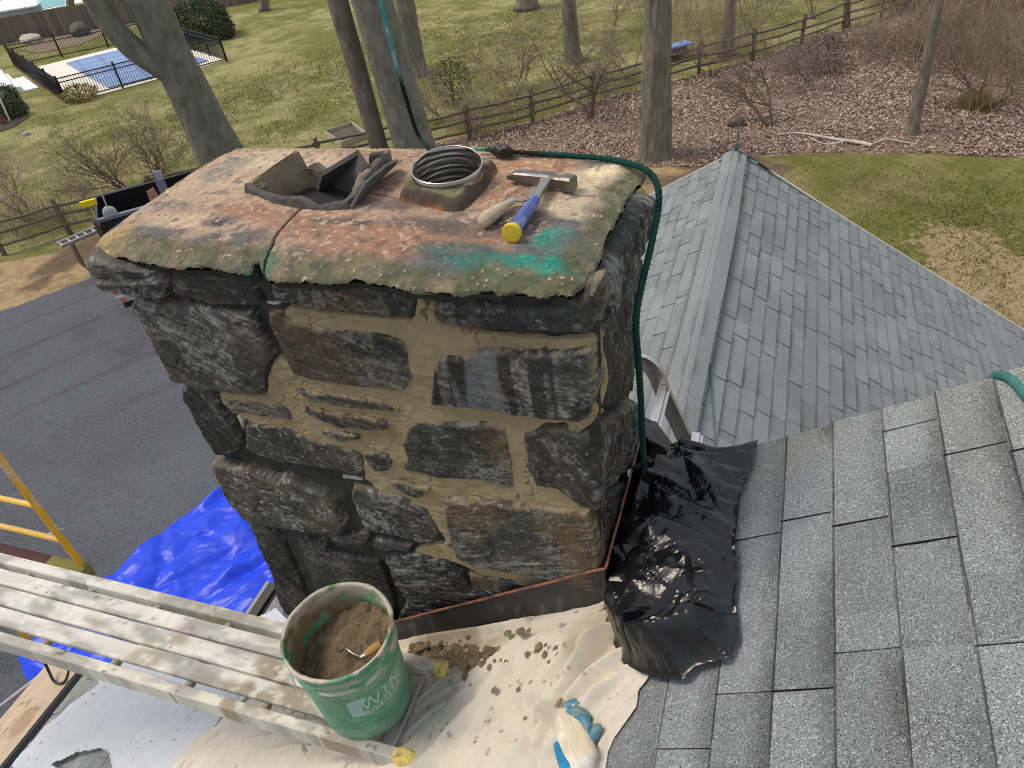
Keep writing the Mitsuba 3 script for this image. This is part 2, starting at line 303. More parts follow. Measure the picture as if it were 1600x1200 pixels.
ST = [
 # outline in photograph pixels, then the look of the stone
 ([(142,395),(222,412),(250,415),(262,436),(260,462),(207,455),(179,451),(164,442),(147,425),(141,404)], dict(ang=6, fol=.0045, light=.55, base=.05, proud=.030, depth=.05)),
 ([(260,419),(309,417),(352,424),(397,427),(400,455),(410,478),(402,480),(346,481),(290,472),(267,461),(260,436)], dict(ang=-8, fol=.002, base=.05, light=.35)),
 ([(211,459),(237,464),(271,472),(327,479),(361,487),(391,485),(402,502),(417,530),(427,558),(419,571),(409,590),(414,607),(410,616),(345,612),(315,606),(283,600),(271,597),(264,590),(247,552),(224,509),(205,472)], dict(ang=-32, base=.085, light=.55, brown=.35, fol=.0014, proud=.012, green=.05)),
 ([(415,488),(436,490),(451,503),(484,506),(497,514),(541,515),(587,520),(631,532),(642,563),(647,589),(634,617),(587,612),(531,604),(484,597),(454,589),(439,556),(428,531),(415,505)], dict(ang=-10, base=.045, brown=.45, smear=.9, fol=.001)),
 ([(417,437),(475,439),(516,443),(546,438),(587,439),(612,447),(625,456),(645,466),(648,494),(636,500),(587,496),(494,488),(447,479),(426,475),(422,462)], dict(ang=-6, base=.055, brown=.5, fol=.002, smear=.5)),
 ([(675,456),(712,461),(763,457),(776,455),(810,461),(847,462),(896,463),(922,440),(940,436),(943,470),(934,503),(919,527),(866,525),(810,521),(754,518),(707,513),(681,501)], dict(ang=0, base=.060, brown=.1, streak=.8, light=.4, fol=.0015, proud=.012, smear=.4, rnd=.026)),
 ([(681,553),(716,556),(750,546),(782,546),(819,548),(898,545),(928,538),(936,600),(924,650),(909,662),(847,656),(792,648),(736,640),(672,632),(674,590)], dict(ang=-8, base=.058, brown=.35, streak=1.0, light=.5, smear=.9, proud=.010)),
 ([(277,612),(291,601),(315,607),(332,611),(343,627),(345,639),(356,656),(364,669),(379,684),(381,699),(366,712),(354,716),(336,710),(317,687),(298,652),(281,624)], dict(ang=-62, base=.036, fol=.004, light=.35, brown=.1)),
 ([(348,624),(369,624),(401,629),(439,633),(452,644),(456,661),(424,657),(382,650),(364,650),(351,639)], dict(ang=-10, base=.12, light=.3, brown=.3, fol=.002, smear=.8, depth=.05)),
 ([(382,661),(420,667),(439,667),(476,683),(510,692),(551,705),(562,718),(569,739),(555,746),(532,740),(476,732),(429,723),(386,710),(380,693)], dict(ang=-25, base=.07, light=.6, brown=.2, smear=.7)),
 ([(335,719),(349,721),(375,729),(392,729),(429,746),(457,744),(476,755),(508,770),(522,781),(541,815),(539,830),(501,828),(454,822),(417,819),(383,807),(370,791),(352,764),(339,736)], dict(ang=-22, base=.07, light=.65, brown=.3, green=.5, proud=.022)),
 ([(549,758),(566,764),(609,771),(635,778),(661,794),(680,816),(684,838),(672,852),(664,854),(623,843),(569,829),(553,800),(547,781)], dict(ang=-25, base=.075, light=.7, brown=.15, smear=.5)),
 ([(566,707),(584,705),(603,711),(612,722),(607,736),(586,736),(573,721)], dict(ang=0, base=.055, depth=.04, rnd=.010, smear=.6, proud=.004)),
 ([(605,752),(627,750),(650,758),(671,762),(663,775),(652,777),(627,768)], dict(ang=-15, base=.045, depth=.04, rnd=.008, green=.4, smear=.8, proud=.006)),
 ([(639,662),(672,659),(708,660),(755,659),(789,672),(793,694),(800,722),(809,764),(798,769),(746,756),(699,753),(661,745),(625,736),(633,719),(624,694),(633,679)], dict(ang=8, base=.058, brown=.75, light=.4, smear=.9)),
 ([(815,678),(846,669),(892,674),(918,682),(932,732),(940,770),(936,802),(911,796),(892,785),(870,770),(834,764),(819,732),(821,714),(814,695)], dict(ang=-70, base=.055, light=.45, streak=.6, brown=.25, smear=.4, green=.3)),
 ([(694,778),(734,778),(797,785),(842,792),(899,796),(924,793),(934,838),(940,900),(938,925),(878,908),(842,900),(797,893),(741,882),(710,867),(703,846),(696,815)], dict(ang=18, base=.066, brown=.9, light=.4, smear=.7, green=.25, proud=.014)),
 ([(597,872),(640,864),(674,869),(705,882),(714,890),(726,905),(734,918),(753,925),(775,930),(740,952),(690,975),(625,990),(619,969),(632,940),(612,905)], dict(ang=14, base=.036, fol=.0045, light=.35, brown=.1, green=.3)),
 ([(732,898),(766,905),(797,910),(829,918),(806,932),(775,931),(737,914)], dict(ang=-10, base=.045, depth=.028, rnd=.01, smear=.4, green=.3)),
 ([(462,843),(511,845),(513,862),(557,873),(591,879),(604,901),(618,950),(614,985),(580,990),(500,965),(479,890)], dict(ang=-12, base=.034, light=.2, brown=.05, green=.2)),
 ([(383,815),(417,821),(443,845),(454,875),(471,911),(486,960),(445,962),(430,935),(422,897),(406,867),(391,837)], dict(ang=-62, base=.032, fol=.003, light=.3, brown=.05)),
 ([(512,834),(540,838),(575,832),(578,838),(569,852),(535,855),(515,845)], dict(ang=0, base=.09, brown=1.0, depth=.028, rnd=.01)),
 ([(582,845),(612,847),(640,856),(636,864),(595,860),(583,856)], dict(ang=-5, base=.09, brown=.7, light=.5, depth=.028, rnd=.01)),
 ([(457,609),(500,615),(540,620),(590,630),(625,640),(622,647),(580,645),(530,636),(490,628)], dict(ang=-8, base=.05, green=.7, depth=.04, rnd=.008, fol=.003, smear=.8, proud=-.001)),
 ([(472,633),(495,641),(530,650),(570,653),(611,665),(602,674),(560,673),(530,670),(500,657),(478,648)], dict(ang=-10, base=.05, depth=.04, rnd=.008, fol=.002, smear=.8, proud=.001)),
 ([(500,671),(530,677),(560,682),(560,689),(530,690),(503,682)], dict(ang=-8, base=.06, depth=.04, rnd=.007, smear=.9, proud=-.001)),
]
for i, (poly, kw) in enumerate(ST):
    if i in (1, 4, 5): poly = [(x, y + 6 * (y < 450 + 14 * (x > 600))) for x, y in poly]          # a dark slot stays open under the crown
    stone(fr(poly, GROW), 'front', 100 + i * 31, **kw)
SIDE = [
 ([(930,448),(945,418),(958,385),(985,332),(1004,306),(1022,300),(1014,345),(1002,392),(990,420),(984,445),(962,452),(948,500),(938,520)], dict(ang=80, base=.060, fol=.004, proud=.020, depth=.09, rnd=.03, light=.45)),
 ([(938,538),(950,505),(964,458),(985,450),(992,420),(1008,388),(1004,470),(997,560),(990,620),(960,640),(942,655)], dict(ang=86, base=.055, fol=.004, proud=-.004, depth=.08, rnd=.025, brown=.2, light=.35)),
 ([(938,672),(946,658),(962,645),(1000,622),(1003,700),(990,735),(962,762),(940,780)], dict(ang=84, base=.058, fol=.004, proud=-.002, depth=.08, rnd=.022, brown=.35, light=.35)),
 ([(941,792),(960,768),(992,742),(985,790),(962,850),(948,895),(942,850)], dict(ang=80, base=.055, fol=.003, brown=.5, depth=.08, proud=-.006)),
]
for i, (poly, kw) in enumerate(SIDE): stone(sd(poly), 'right', 2000 + i * 31, **kw)
rg = random.Random(5)
def courses(u0, u1, face, seed):
    z = 8.183
    while z > 6.7:
        hgt = rg.uniform(.15, .27); u = u0
        while u < u1 - .02:
            w = rg.uniform(.18, .42)
            if u1 - u - w < .15: w = u1 - u
            g = .011
            stone([(u + g, z - hgt + g), (u + w - g, z - hgt + g + rg.uniform(-.01, .01)), (u + w - g, z - g), (u + g, z - g + rg.uniform(-.01, .01))], face, rg.randrange(9999), ang=rg.uniform(-10, 10), step=.012, brown=.3)
            u += w
        z -= hgt
courses(1.26, 1.80, 'left', 1); courses(-1.60, -0.36, 'back', 2)
m = MB().box((-0.985, 1.53, 4.08), (1.19, 0.50, 8.193), col=(.035, .035, .033))
put('chimney__core', m.get(), 'vc_matte', smooth=False)
# raked-out old joints behind the stones
p, f, d = patch(fr([(232,470),(300,607),(352,722),(405,835),(455,965),(620,1010),(938,945),(935,520),(915,455),(420,420),(260,412),(170,405)]), .006, .002, 7)
h = -.021 + .012 * (n2(p, 30, 3, 3) - .5)
c = np.array([.055, .056, .050]) * (.3 + 1.3 * n2(p, 24, 8, 3))[:, None]
put('chimney__raked_joint', (place(p, h, 'front'), f), 'vc_matte', c)
p, f, d = patch(sd([(938,945),(936,520),(945,425),(1000,300),(1006,700),(990,740)]), .006, .002, 8)
put('chimney__raked_joint_001', (place(p, -.045 + .02 * (n2(p, 30, 5, 3) - .5), 'right'), f), 'vc_matte', np.array([.045, .045, .040]) * (.3 + 1.3 * n2(p, 24, 8, 3))[:, None])
# fresh pointing mortar, trowelled into the joints
FRESH = [(612,444),(640,452),(684,453),(688,503),(760,519),(866,526),(926,524),(938,538),(930,556),(905,560),(880,640),(930,652),(938,660),(922,676),(906,690),(880,684),(878,672),(853,672),(840,690),(850,740),(890,775),(914,792),(915,806),(906,812),(860,806),(730,800),(715,845),(730,870),(800,890),(850,905),(884,906),(888,915),(852,932),(812,926),(760,912),(720,890),(700,884),(642,872),(640,862),(664,852),(690,850),(660,800),(590,774),(562,752),(560,716),(480,694),(420,675),(385,665),(372,655),(352,645),(338,632),(333,616),(342,608),(356,612),(408,617),(410,590),(418,566),(432,552),(460,575),(470,540),(450,508),(436,500),(432,487),(446,477),(560,492),(636,498),(640,470)]
p, f, d = patch(fr(FRESH), .0026, .006, 11, 60)
q = rot2(p, -6)
stro = n2(q, (14, 70), 31, 3) - .5; lump = n2(p, 40, 32, 3) - .5; fine = n2(p, 130, 33, 2) - .5
ridge = np.abs(n2(rot2(p, 12), (22, 60), 34, 2) - .5)
crack = 1 - sst(.0, .022, np.abs(n2(p, 24, 36, 3) - .5)); crack *= sst(.60, .68, n2(p, 9, 37, 2))
h = -.0075 + .009 * (n2(p, 9, 38, 2) - .5) + stro * .010 * sst(.35, .6, n2(p, 7, 40, 2)) + lump * .0065 + fine * .0018 - .0045 * (1 - sst(0, .035, ridge)) * sst(.5, .62, n2(p, 8, 41, 2)) - crack * .009 - .034 * (1 - sst(0, .016, d))
c = np.array([.355, .280, .165]) * (.74 + .46 * n2(p, 16, 39, 4) + .10 * fine)[:, None] * (1 - .55 * crack)[:, None] * (.86 + .14 * sst(-.02, .0, h))[:, None]
put('chimney__mortar', (place(p, h, 'front'), f), 'vc_matte', c)
tag('chimney__mortar', 'fresh tan pointing mortar smeared over the joints')
# the beads of mortar round the corner on the right face
p, f, d = patch(sd([(934,540),(941,534),(947,560),(950,590),(944,622),(931,656),(920,676),(926,640),(941,600)]), .004, .003, 12, 50)
put('chimney__mortar_001', (place(p, .004 - .04 * (1 - sst(0, .012, d)) + .007 * (n2(p, 50, 4, 3) - .5), 'right'), f), 'vc_matte', np.array([.36, .262, .128]) * (.8 + .4 * n2(p, 30, 5, 2))[:, None])
for i, poly in enumerate([[(362,652),(371,650),(380,660),(380,684),(373,676),(366,664)], [(378,690),(386,694),(386,710),(397,716),(388,714),(377,706)], [(527,746),(545,748),(566,752),(566,760),(548,757),(530,754)], [(734,885),(742,896),(750,922),(744,926),(737,908)], [(400,474),(430,473),(441,480),(434,486),(404,483)]]):
    p, f, d = patch(fr(poly), .004, .002, 60 + i, 50)
    put(num('chimney__lime_chip'), (place(p, -.012 - .03 * (1 - sst(0, .01, d)) + .01 * (n2(p, 60, i, 3) - .5), 'front'), f), 'vc_matte', np.array([.52, .49, .46]) * (.55 + .7 * n2(p, 50, i, 3))[:, None])

# ---- cement crown
ZC = 8.233
CROWN = [(150,392),(185,403),(245,414),(270,420),(330,420),(390,431),(399,428),(401,412),(409,412),(414,428),(425,440),(480,441),(520,446),(560,440),(610,447),(640,456),(675,459),(712,463),(770,457),(790,463),(812,459),(850,465),(872,461),(895,465),(915,447),(928,427),(942,402),(950,372),(968,345),(983,312),(1003,290),(1012,272),(1000,262),(900,248),(780,240),(690,238),(560,237),(400,236),(375,237),(340,252),(300,275),(250,310),(200,345),(160,375)]
cr = np.array([atz(x, y, ZC - .035)[:2] for x, y in CROWN]); cr[:33, 1] -= .006
def cz(*q): return np.array([atz(x, y, ZC)[:2] for x, y in q])
TILE = [(383,300),(430,318),(470,325),(500,329),(545,327),(562,308),(580,285),(600,266),(615,254),(585,255),(560,257),(520,259),(470,262),(440,272),(410,285)]
tile = cz(*TILE); tc = tile.mean(0)
PIPE = np.array([-.785, 1.623]); PR = .088
ang = np.arange(40) * 2 * np.pi / 40
p, f, d = patch(cr, .0027, .0065, 21, 24, holes=[tc + (tile - tc) * .86, PIPE + (PR + .012) * np.stack([np.cos(ang), np.sin(ang)], 1)])
ring = shapely.LinearRing(dens(cr, .01)); d = shapely.distance(shapely.points(p), ring)
ndf = np.clip((p[:, 1] - 1.243) / .09, 0, 1)              # nearness to the front rim
peb = n2(p, 130, 41, 1); peb2 = n2(p, 210, 42, 1)
df = shapely.distance(shapely.points(p), shapely.LineString(cr[:34])); dr_ = shapely.distance(shapely.points(p), shapely.LineString(cr[33:42]))
front = 1 - sst(.040, .085, df + .05 * (n2(p, 14, 43, 3) - .5)); right = 1 - sst(.012, .060, dr_ + .035 * (n2(p, 20, 44, 3) - .5)); edge = np.maximum(front, right)
z = ZC - .026 * (1 - np.clip(d / .075, 0, 1)) - .012 * (1 - np.sqrt(1 - (1 - np.clip(d / .004, 0, 1)) ** 2)) + .005 * (n2(p, 7, 45, 3) - .5) + .0028 * (n2(p, 45, 46, 3) - .5)
z = z + .0020 * edge * sst(.5, .9, peb) + .0010 * peb2 + .0010 * sst(.6, .9, peb)
ck = cz((403,425), (410,395), (440,357), (468,328), (497,300)); cl = shapely.LineString(ck + 0)
jd = shapely.distance(shapely.points(p + .006 * np.stack([n2(p, 40, 47, 2) - .5, n2(p, 40, 48, 2) - .5], 1)), cl)
ck2 = shapely.LineString(cz((560,302), (585,303), (620,310))); jd = np.minimum(jd, shapely.distance(shapely.points(p), ck2) + .0007)
z = z - .012 * (1 - sst(.0008, .0042, jd))
w = p + .05 * np.stack([n2(p, 9, 51, 4) - .5, n2(p, 9, 52, 4) - .5], 1)
col = np.broadcast_to(np.array([.345, .240, .175]), (len(p), 3)).copy()
def blob(px, py, rx, ry, c, s=1.0, soft=.55):
    global col
    o = cz((px, py))[0]
    t = min(1.15 * s, 1.0) * (1 - sst(soft, 1.25, np.hypot((w[:, 0] - o[0]) / rx, (w[:, 1] - o[1]) / ry))) * (.74 + .30 * sst(.30, .60, n2(p, 26, int(px), 4)))
    col = col * (1 - t)[:, None] + t[:, None] * np.asarray(c)
RUST, SOOT, CREAM, TEAL, SLATE = (.30, .170, .112), (.085, .078, .076), (.52, .42, .29), (.030, .25, .185), (.105, .125, .130)
sl_ = .85 * sst(.045, .07, df + .04 * (n2(p, 12, 63, 3) - .5)) * sst(.17, .11, df + .05 * (n2(p, 8, 64, 3) - .5)) * sst(.30, .5, n2(p, 10, 65, 4)); col = col * (1 - sl_)[:, None] + sl_[:, None] * np.array([.095, .108, .112])
blob(620, 372, .30, .085, RUST, .85); blob(470, 345, .20, .07, RUST, .7); blob(390, 330, .10, .06, RUST, .85); blob(590, 285, .07, .07, RUST, .8); blob(770, 300, .10, .10, RUST, .8); blob(560, 395, .16, .035, RUST, .6)
blob(540, 240, .30, .03, RUST, .5); blob(840, 262, .12, .06, (.42, .22, .12), .6)
blob(300, 345, .18, .05, CREAM, .55); blob(430, 252, .20, .09, CREAM, .75); blob(330, 290, .16, .12, (.44, .33, .23), .7); blob(350, 265, .06, .10, (.24, .21, .18), .7); blob(250, 320, .10, .03, (.20, .18, .16), .7)
blob(345, 345, .055, .04, (.105, .080, .085), .9); blob(540, 345, .10, .022, SOOT, .8); blob(610, 318, .10, .035, SOOT, .75); blob(640, 345, .07, .03, SOOT, .6); blob(735, 355, .16, .05, SOOT, .7); blob(820, 345, .1, .06, SOOT, .55)
blob(300, 398, .14, .022, SLATE, .85); blob(370, 405, .10, .022, SLATE, .85); blob(235, 385, .10, .02, SLATE, .6); blob(520, 412, .16, .018, SLATE, .85); blob(640, 415, .18, .022, SLATE, .85); blob(760, 410, .18, .05, SLATE, .9); blob(880, 385, .12, .07, SLATE, .85)
blob(720, 392, .11, .05, (.060, .115, .105), .85); blob(790, 412, .13, .045, (.045, .16, .13), .9); blob(845, 408, .085, .032, TEAL, .95); blob(880, 420, .05, .018, (.03, .30, .22), .9); blob(872, 372, .06, .04, TEAL, .95); blob(905, 385, .07, .04, (.05, .15, .13), .7); blob(940, 345, .055, .03, TEAL, .6)
blob(935, 372, .10, .06, SLATE, .75); blob(985, 300, .06, .12, (.07, .085, .09), .85); blob(1000, 285, .05, .09, (.060, .085, .090), .9); blob(975, 325, .035, .06, (.07, .12, .12), .85); blob(960, 252, .12, .02, (.10, .12, .12), .7)
blob(930, 290, .105, .105, CREAM, .95); blob(870, 320, .085, .04, CREAM, .8); blob(955, 268, .06, .05, (.66, .55, .36), .95); blob(905, 335, .07, .035, CREAM, .7)
blob(880, 430, .045, .02, (.50, .33, .19), .9)
def mixin(t, c):
    global col
    col = col * (1 - t)[:, None] + t[:, None] * np.asarray(c)
moss = lerp((.098, .105, .062), (.175, .158, .095), sst(.4, .62, n2(p, 22, 55, 3)))
mf = front * (.72 + .28 * sst(.35, .6, n2(p, 30, 56, 3))); col = col * (1 - mf)[:, None] + mf[:, None] * moss
mr = right * (1 - front); mo2 = lerp((.36, .29, .13), (.17, .15, .08), sst(.4, .65, n2(p, 25, 57, 3))); col = col * (1 - mr)[:, None] + mr[:, None] * mo2
lc = (1 - sst(.03, .10, np.hypot(p[:, 0] - cr[0, 0] - .03, p[:, 1] - cr[0, 1] - .02))) ; mixin(.8 * lc, (.42, .31, .14))
gk = front * (1 - sst(.02, .06, np.abs(p[:, 0] - cz((395, 415))[0, 0]))); mixin(.7 * gk, (.06, .14, .085))
col = col * (.38 + .55 * n2(p, 30, 58, 4) + .68 * n2(p, 135, 59, 2))[:, None]
mixin(sst(.86, .93, peb) * (.45 + .45 * edge), (.60, .53, .40)); mixin(sst(.93, .97, n2(p, 190, 60, 1)) * .55, (.62, .52, .42)); mixin(sst(.84, .90, n2(p, 110, 61, 1)) * .55, (.07, .06, .052)); mixin(.7 * sst(.56, .64, n2(p, 70, 66, 3)) * sst(.42, .55, n2(p, 6, 67, 2)) * (1 - edge), (.50, .39, .29)); mixin(.6 * sst(.60, .68, n2(p, 42, 68, 4)) * (1 - .3 * edge), (.115, .088, .075))
col *= (1 - .85 * (1 - sst(.001, .004, jd)))[:, None]
put('chimney__crown', (np.c_[p, z], f), 'vc_matte', np.clip(col, .01, .85)); tag('chimney__crown', 'cement crown with rust, teal and moss stains')
q = np.vstack([p[f[:, 0]][:0], cr]); mm = MB()
rim = dens(cr, .0027 * .8, .0065, 21, 24); nr = len(rim); vv = np.vstack([np.c_[rim, np.full(nr, ZC - .035)], np.c_[rim + (np.array([-.98, 1.52]) - rim) * .05, np.full(nr, ZC - .058)]]); ii = np.arange(nr); jj = (ii + 1) % nr
put('chimney__crown_underside', (vv, np.vstack([np.stack([ii, jj, jj + nr], 1), np.stack([ii, jj + nr, ii + nr], 1)]), np.full((2 * nr, 3), .035)), 'vc_matte', smooth=False)

# ---- broken clay flue tile
N = 220
def loop(pts, n):
    P = np.vstack([pts, pts[:1]]); P = np.c_[P, np.zeros(len(P))]
    dd = np.r_[0, np.cumsum(np.linalg.norm(np.diff(P, axis=0), axis=1))]; s = np.linspace(0, dd[-1], n, endpoint=False)
    return np.stack([np.interp(s, dd, P[:, k]) for k in range(2)], 1), s, dd
Q, s, dd = loop(tile, N)
Q = (Q + np.roll(Q, 1, 0) + np.roll(Q, -1, 0) + np.roll(Q, 2, 0) + np.roll(Q, -2, 0)) / 5
hk = np.array([.026, .016, .028, .012, .020, .024, .036, .042, .044, .036, .036, .010, .016, .012, .010, .022])
hh = np.interp(s, dd, hk); rr = fbm(np.c_[s * 30, s * 0, s * 0 + 2], 3, 5) - .5
hh = hh + rr * .009
for s0, wd, dp in ((dd[9] + .012, .012, .05), (dd[11] + .015, .022, .05), (dd[10] + .02, .006, .02), (dd[12] - .012, .012, .08), (dd[7] + .01, .008, .03)): hh = hh - dp * np.exp(-((s - s0) / wd) ** 4)
hh = np.clip(hh, -.012, .11)
nrm = Q - tc; nrm /= np.linalg.norm(nrm, axis=1, keepdims=True)
th = .016 + .012 * (Q[:, 1] < tc[1])
inn = Q - nrm * th[:, None]
zt = ZC - .004 + hh
curl = .012 * sst(.02, .06, hh)
rings = [np.c_[Q + nrm * .004, np.full(N, ZC - .05)], np.c_[Q + nrm * (.003 + .4 * rr[:, None] * .02), zt * .5 + (ZC - .02) * .5], np.c_[Q + nrm * curl[:, None] * .6, zt - .004], np.c_[Q - nrm * .004, zt], np.c_[inn + nrm * .003, zt - .002], np.c_[inn, zt - .010], np.c_[inn - nrm * .004, np.full(N, ZC - .08)], np.c_[inn - nrm * .010, np.full(N, ZC - .28)], np.c_[inn - nrm * .012, np.full(N, ZC - .7)]]
V = np.vstack(rings); F = []
for k in range(len(rings) - 1):
    i = np.arange(N); j = (i + 1) % N; F.append(np.stack([k * N + i, k * N + j, (k + 1) * N + j, (k + 1) * N + i], 1))
F = np.vstack(F); F = np.vstack([F[:, [0, 1, 2]], F[:, [0, 2, 3]]])
v1, f1 = trimesh.remesh.subdivide(V, F); V, F = trimesh.remesh.subdivide(v1, f1)
V = V + .006 * (np.stack([fbm(V * 40, 3, 3), fbm(V * 40, 3, 4), fbm(V * 40, 3, 6)], 1) - .5)
b = fbm(V * 18, 4, 2); c = lerp((.095, .088, .080), (.27, .22, .155), sst(.42, .60, b)) * (.55 + .8 * fbm(V * 70, 3, 8))[:, None]
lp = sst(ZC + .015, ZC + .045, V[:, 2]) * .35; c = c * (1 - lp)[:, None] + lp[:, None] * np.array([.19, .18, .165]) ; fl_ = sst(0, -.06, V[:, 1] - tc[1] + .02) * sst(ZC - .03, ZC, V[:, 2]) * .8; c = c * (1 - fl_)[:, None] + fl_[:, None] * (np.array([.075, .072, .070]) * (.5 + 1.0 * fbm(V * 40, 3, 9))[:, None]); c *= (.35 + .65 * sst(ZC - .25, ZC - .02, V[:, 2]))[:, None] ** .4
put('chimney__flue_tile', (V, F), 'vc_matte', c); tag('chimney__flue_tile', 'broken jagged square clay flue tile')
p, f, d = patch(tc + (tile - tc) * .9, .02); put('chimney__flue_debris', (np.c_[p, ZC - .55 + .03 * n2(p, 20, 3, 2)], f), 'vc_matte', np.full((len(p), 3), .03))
def slab(pts, thick, c1, key, lbl=None, seed=1):
    P = np.asarray(pts, float); n = np.cross(P[1] - P[0], P[2] - P[0]); n /= np.linalg.norm(n)
    k = len(P); V = np.vstack([P, P + n * thick]); F = [[0, i + 1, i] for i in range(1, k - 1)] + [[k, k + i, k + i + 1] for i in range(1, k - 1)]
    F = [list(x) for x in F] + [[i, (i + 1) % k, k + (i + 1) % k] for i in range(k)] + [[i, k + (i + 1) % k, k + i] for i in range(k)]
    v, f = np.array(V), np.array(F)
    for _ in range(4): v, f = trimesh.remesh.subdivide(v, f)
    v = v + .0035 * (np.stack([fbm(v * 55, 3, seed), fbm(v * 55, 3, seed + 1), fbm(v * 55, 3, seed + 2)], 1) - .5)
    cc = np.asarray(c1) * (.55 + .9 * fbm(v * 30, 4, seed))[:, None]
    put(key, (v, f), 'vc_matte', cc)
    if lbl: tag(key, lbl)
# the leaning broken sheets inside and the curled piece at its right
t2 = lambda x, y, z: atz(x, y, z)
WA, WB = atz(388, 298, ZC), atz(482, 262, ZC); wn = np.cross(WB - WA, [0, 0, 1.0]); wn /= np.linalg.norm(wn)
def onw(x, y): d_ = ray(x, y); return d_ * (np.dot(WA - [0, 0, CZ], wn) / np.dot(d_, wn)) + [0, 0, CZ]
slab([onw(386, 291), onw(410, 277), onw(436, 275), onw(446, 262), onw(452, 262), onw(455, 250), onw(466, 236), onw(473, 247), onw(481, 262), onw(490, 300), onw(470, 325), onw(400, 330)], .013, (.27, .215, .145), 'chimney__flue_shard_003', 'jagged pale clay shard standing at the left of the flue', 21)
slab([t2(493, 322, 8.10), t2(503, 276, 8.248), t2(563, 240, 8.288), t2(580, 263, 8.268), t2(566, 300, 8.193)], .012, (.095, .092, .088), 'chimney__flue_shard', 'broken clay shard leaning inside the flue tile', 3)
slab([t2(478, 262, 8.228), t2(492, 254, 8.258), t2(511, 271, 8.248), t2(497, 279, 8.213)], .014, (.14, .115, .10), 'chimney__flue_shard_001', None, 9)
slab([t2(549, 326, 8.238), t2(572, 286, 8.283), t2(602, 262, 8.288), t2(622, 250, 8.268), t2(619, 257, 8.248), t2(590, 281, 8.238)], .008, (.105, .112, .115), 'chimney__flue_shard_002', None, 15)

# ---- corrugated steel liner in its mortar collar
K = 64; aa = np.arange(K) * 2 * np.pi / K
lev = np.linspace(0, 1, 90); back = .5 + .5 * np.sin(aa - .35)
top = 8.283 + .024 * back ** 1.5
VV = []
for t in lev:
    zz = 7.75 + (top - 7.75) * t
    r = PR + .0042 * np.cos(zz * 2 * np.pi / .0155)
    VV.append(np.stack([PIPE[0] + r * np.cos(aa), PIPE[1] + r * np.sin(aa), zz], 1))
i, j = np.meshgrid(np.arange(89), np.arange(K), indexing='ij'); j2 = (j + 1) % K
F = np.stack([i * K + j, i * K + j2, (i + 1) * K + j2, (i + 1) * K + j], -1).reshape(-1, 4); F = np.vstack([F[:, [0, 1, 2]], F[:, [0, 2, 3]]])
put('chimney__flue_liner', (np.vstack(VV), F), 'dark_steel', None, True); tag('chimney__flue_liner', 'corrugated steel flue liner, its rim cut aslant')
rimp = np.stack([PIPE[0] + (PR + .002) * np.cos(np.r_[aa, aa[:1]]), PIPE[1] + (PR + .002) * np.sin(np.r_[aa, aa[:1]]), np.r_[top, top[:1]]], 1)
put('chimney__liner_rim', MB().tube(rimp, .0019, 6, cap=False).get(), 'aluminium', None, True)
COL = cz((619,314),(640,321),(700,333),(722,333),(738,322),(765,292),(782,268),(778,258),(720,247),(680,246),(660,250),(640,280))
p, f, d = patch(COL, .0035, .004, 25, 40, holes=[PIPE + (PR - .004) * np.stack([np.cos(ang), np.sin(ang)], 1)])
d = shapely.distance(shapely.points(p), shapely.LinearRing(dens(COL, .01))); rp = np.hypot(*(p - PIPE).T)
lip = n2(p, 35, 71, 3)
z = ZC - .006 + .027 * sst(.0, .014 + .008 * lip, d) + .013 * (1 - sst(PR, PR + .075, rp)) * sst(.01, .03, d) + .010 * (n2(p, 40, 72, 3) - .5) + .003 * (n2(p, 140, 73, 2) - .5)
tp = sst(.022, .034, d + .012 * (lip - .5))
c = lerp((.085, .066, .052), (.19, .185, .105), tp); rst = (1 - sst(.004, .012, d)) * sst(.4, .6, n2(p, 14, 74, 2)); c = c * (1 - rst)[:, None] + rst[:, None] * np.array([.33, .14, .045])
blk = tp * sst(.55, .66, n2(p, 16, 75, 3)); c = c * (1 - .8 * blk)[:, None] + (.8 * blk)[:, None] * np.array([.10, .085, .06]); c *= (.5 + .9 * n2(p, 60, 76, 3))[:, None]
put('chimney__liner_collar', (np.c_[p, z], f), 'vc_matte', c); tag('chimney__liner_collar', 'mossy square mortar collar round the steel liner')

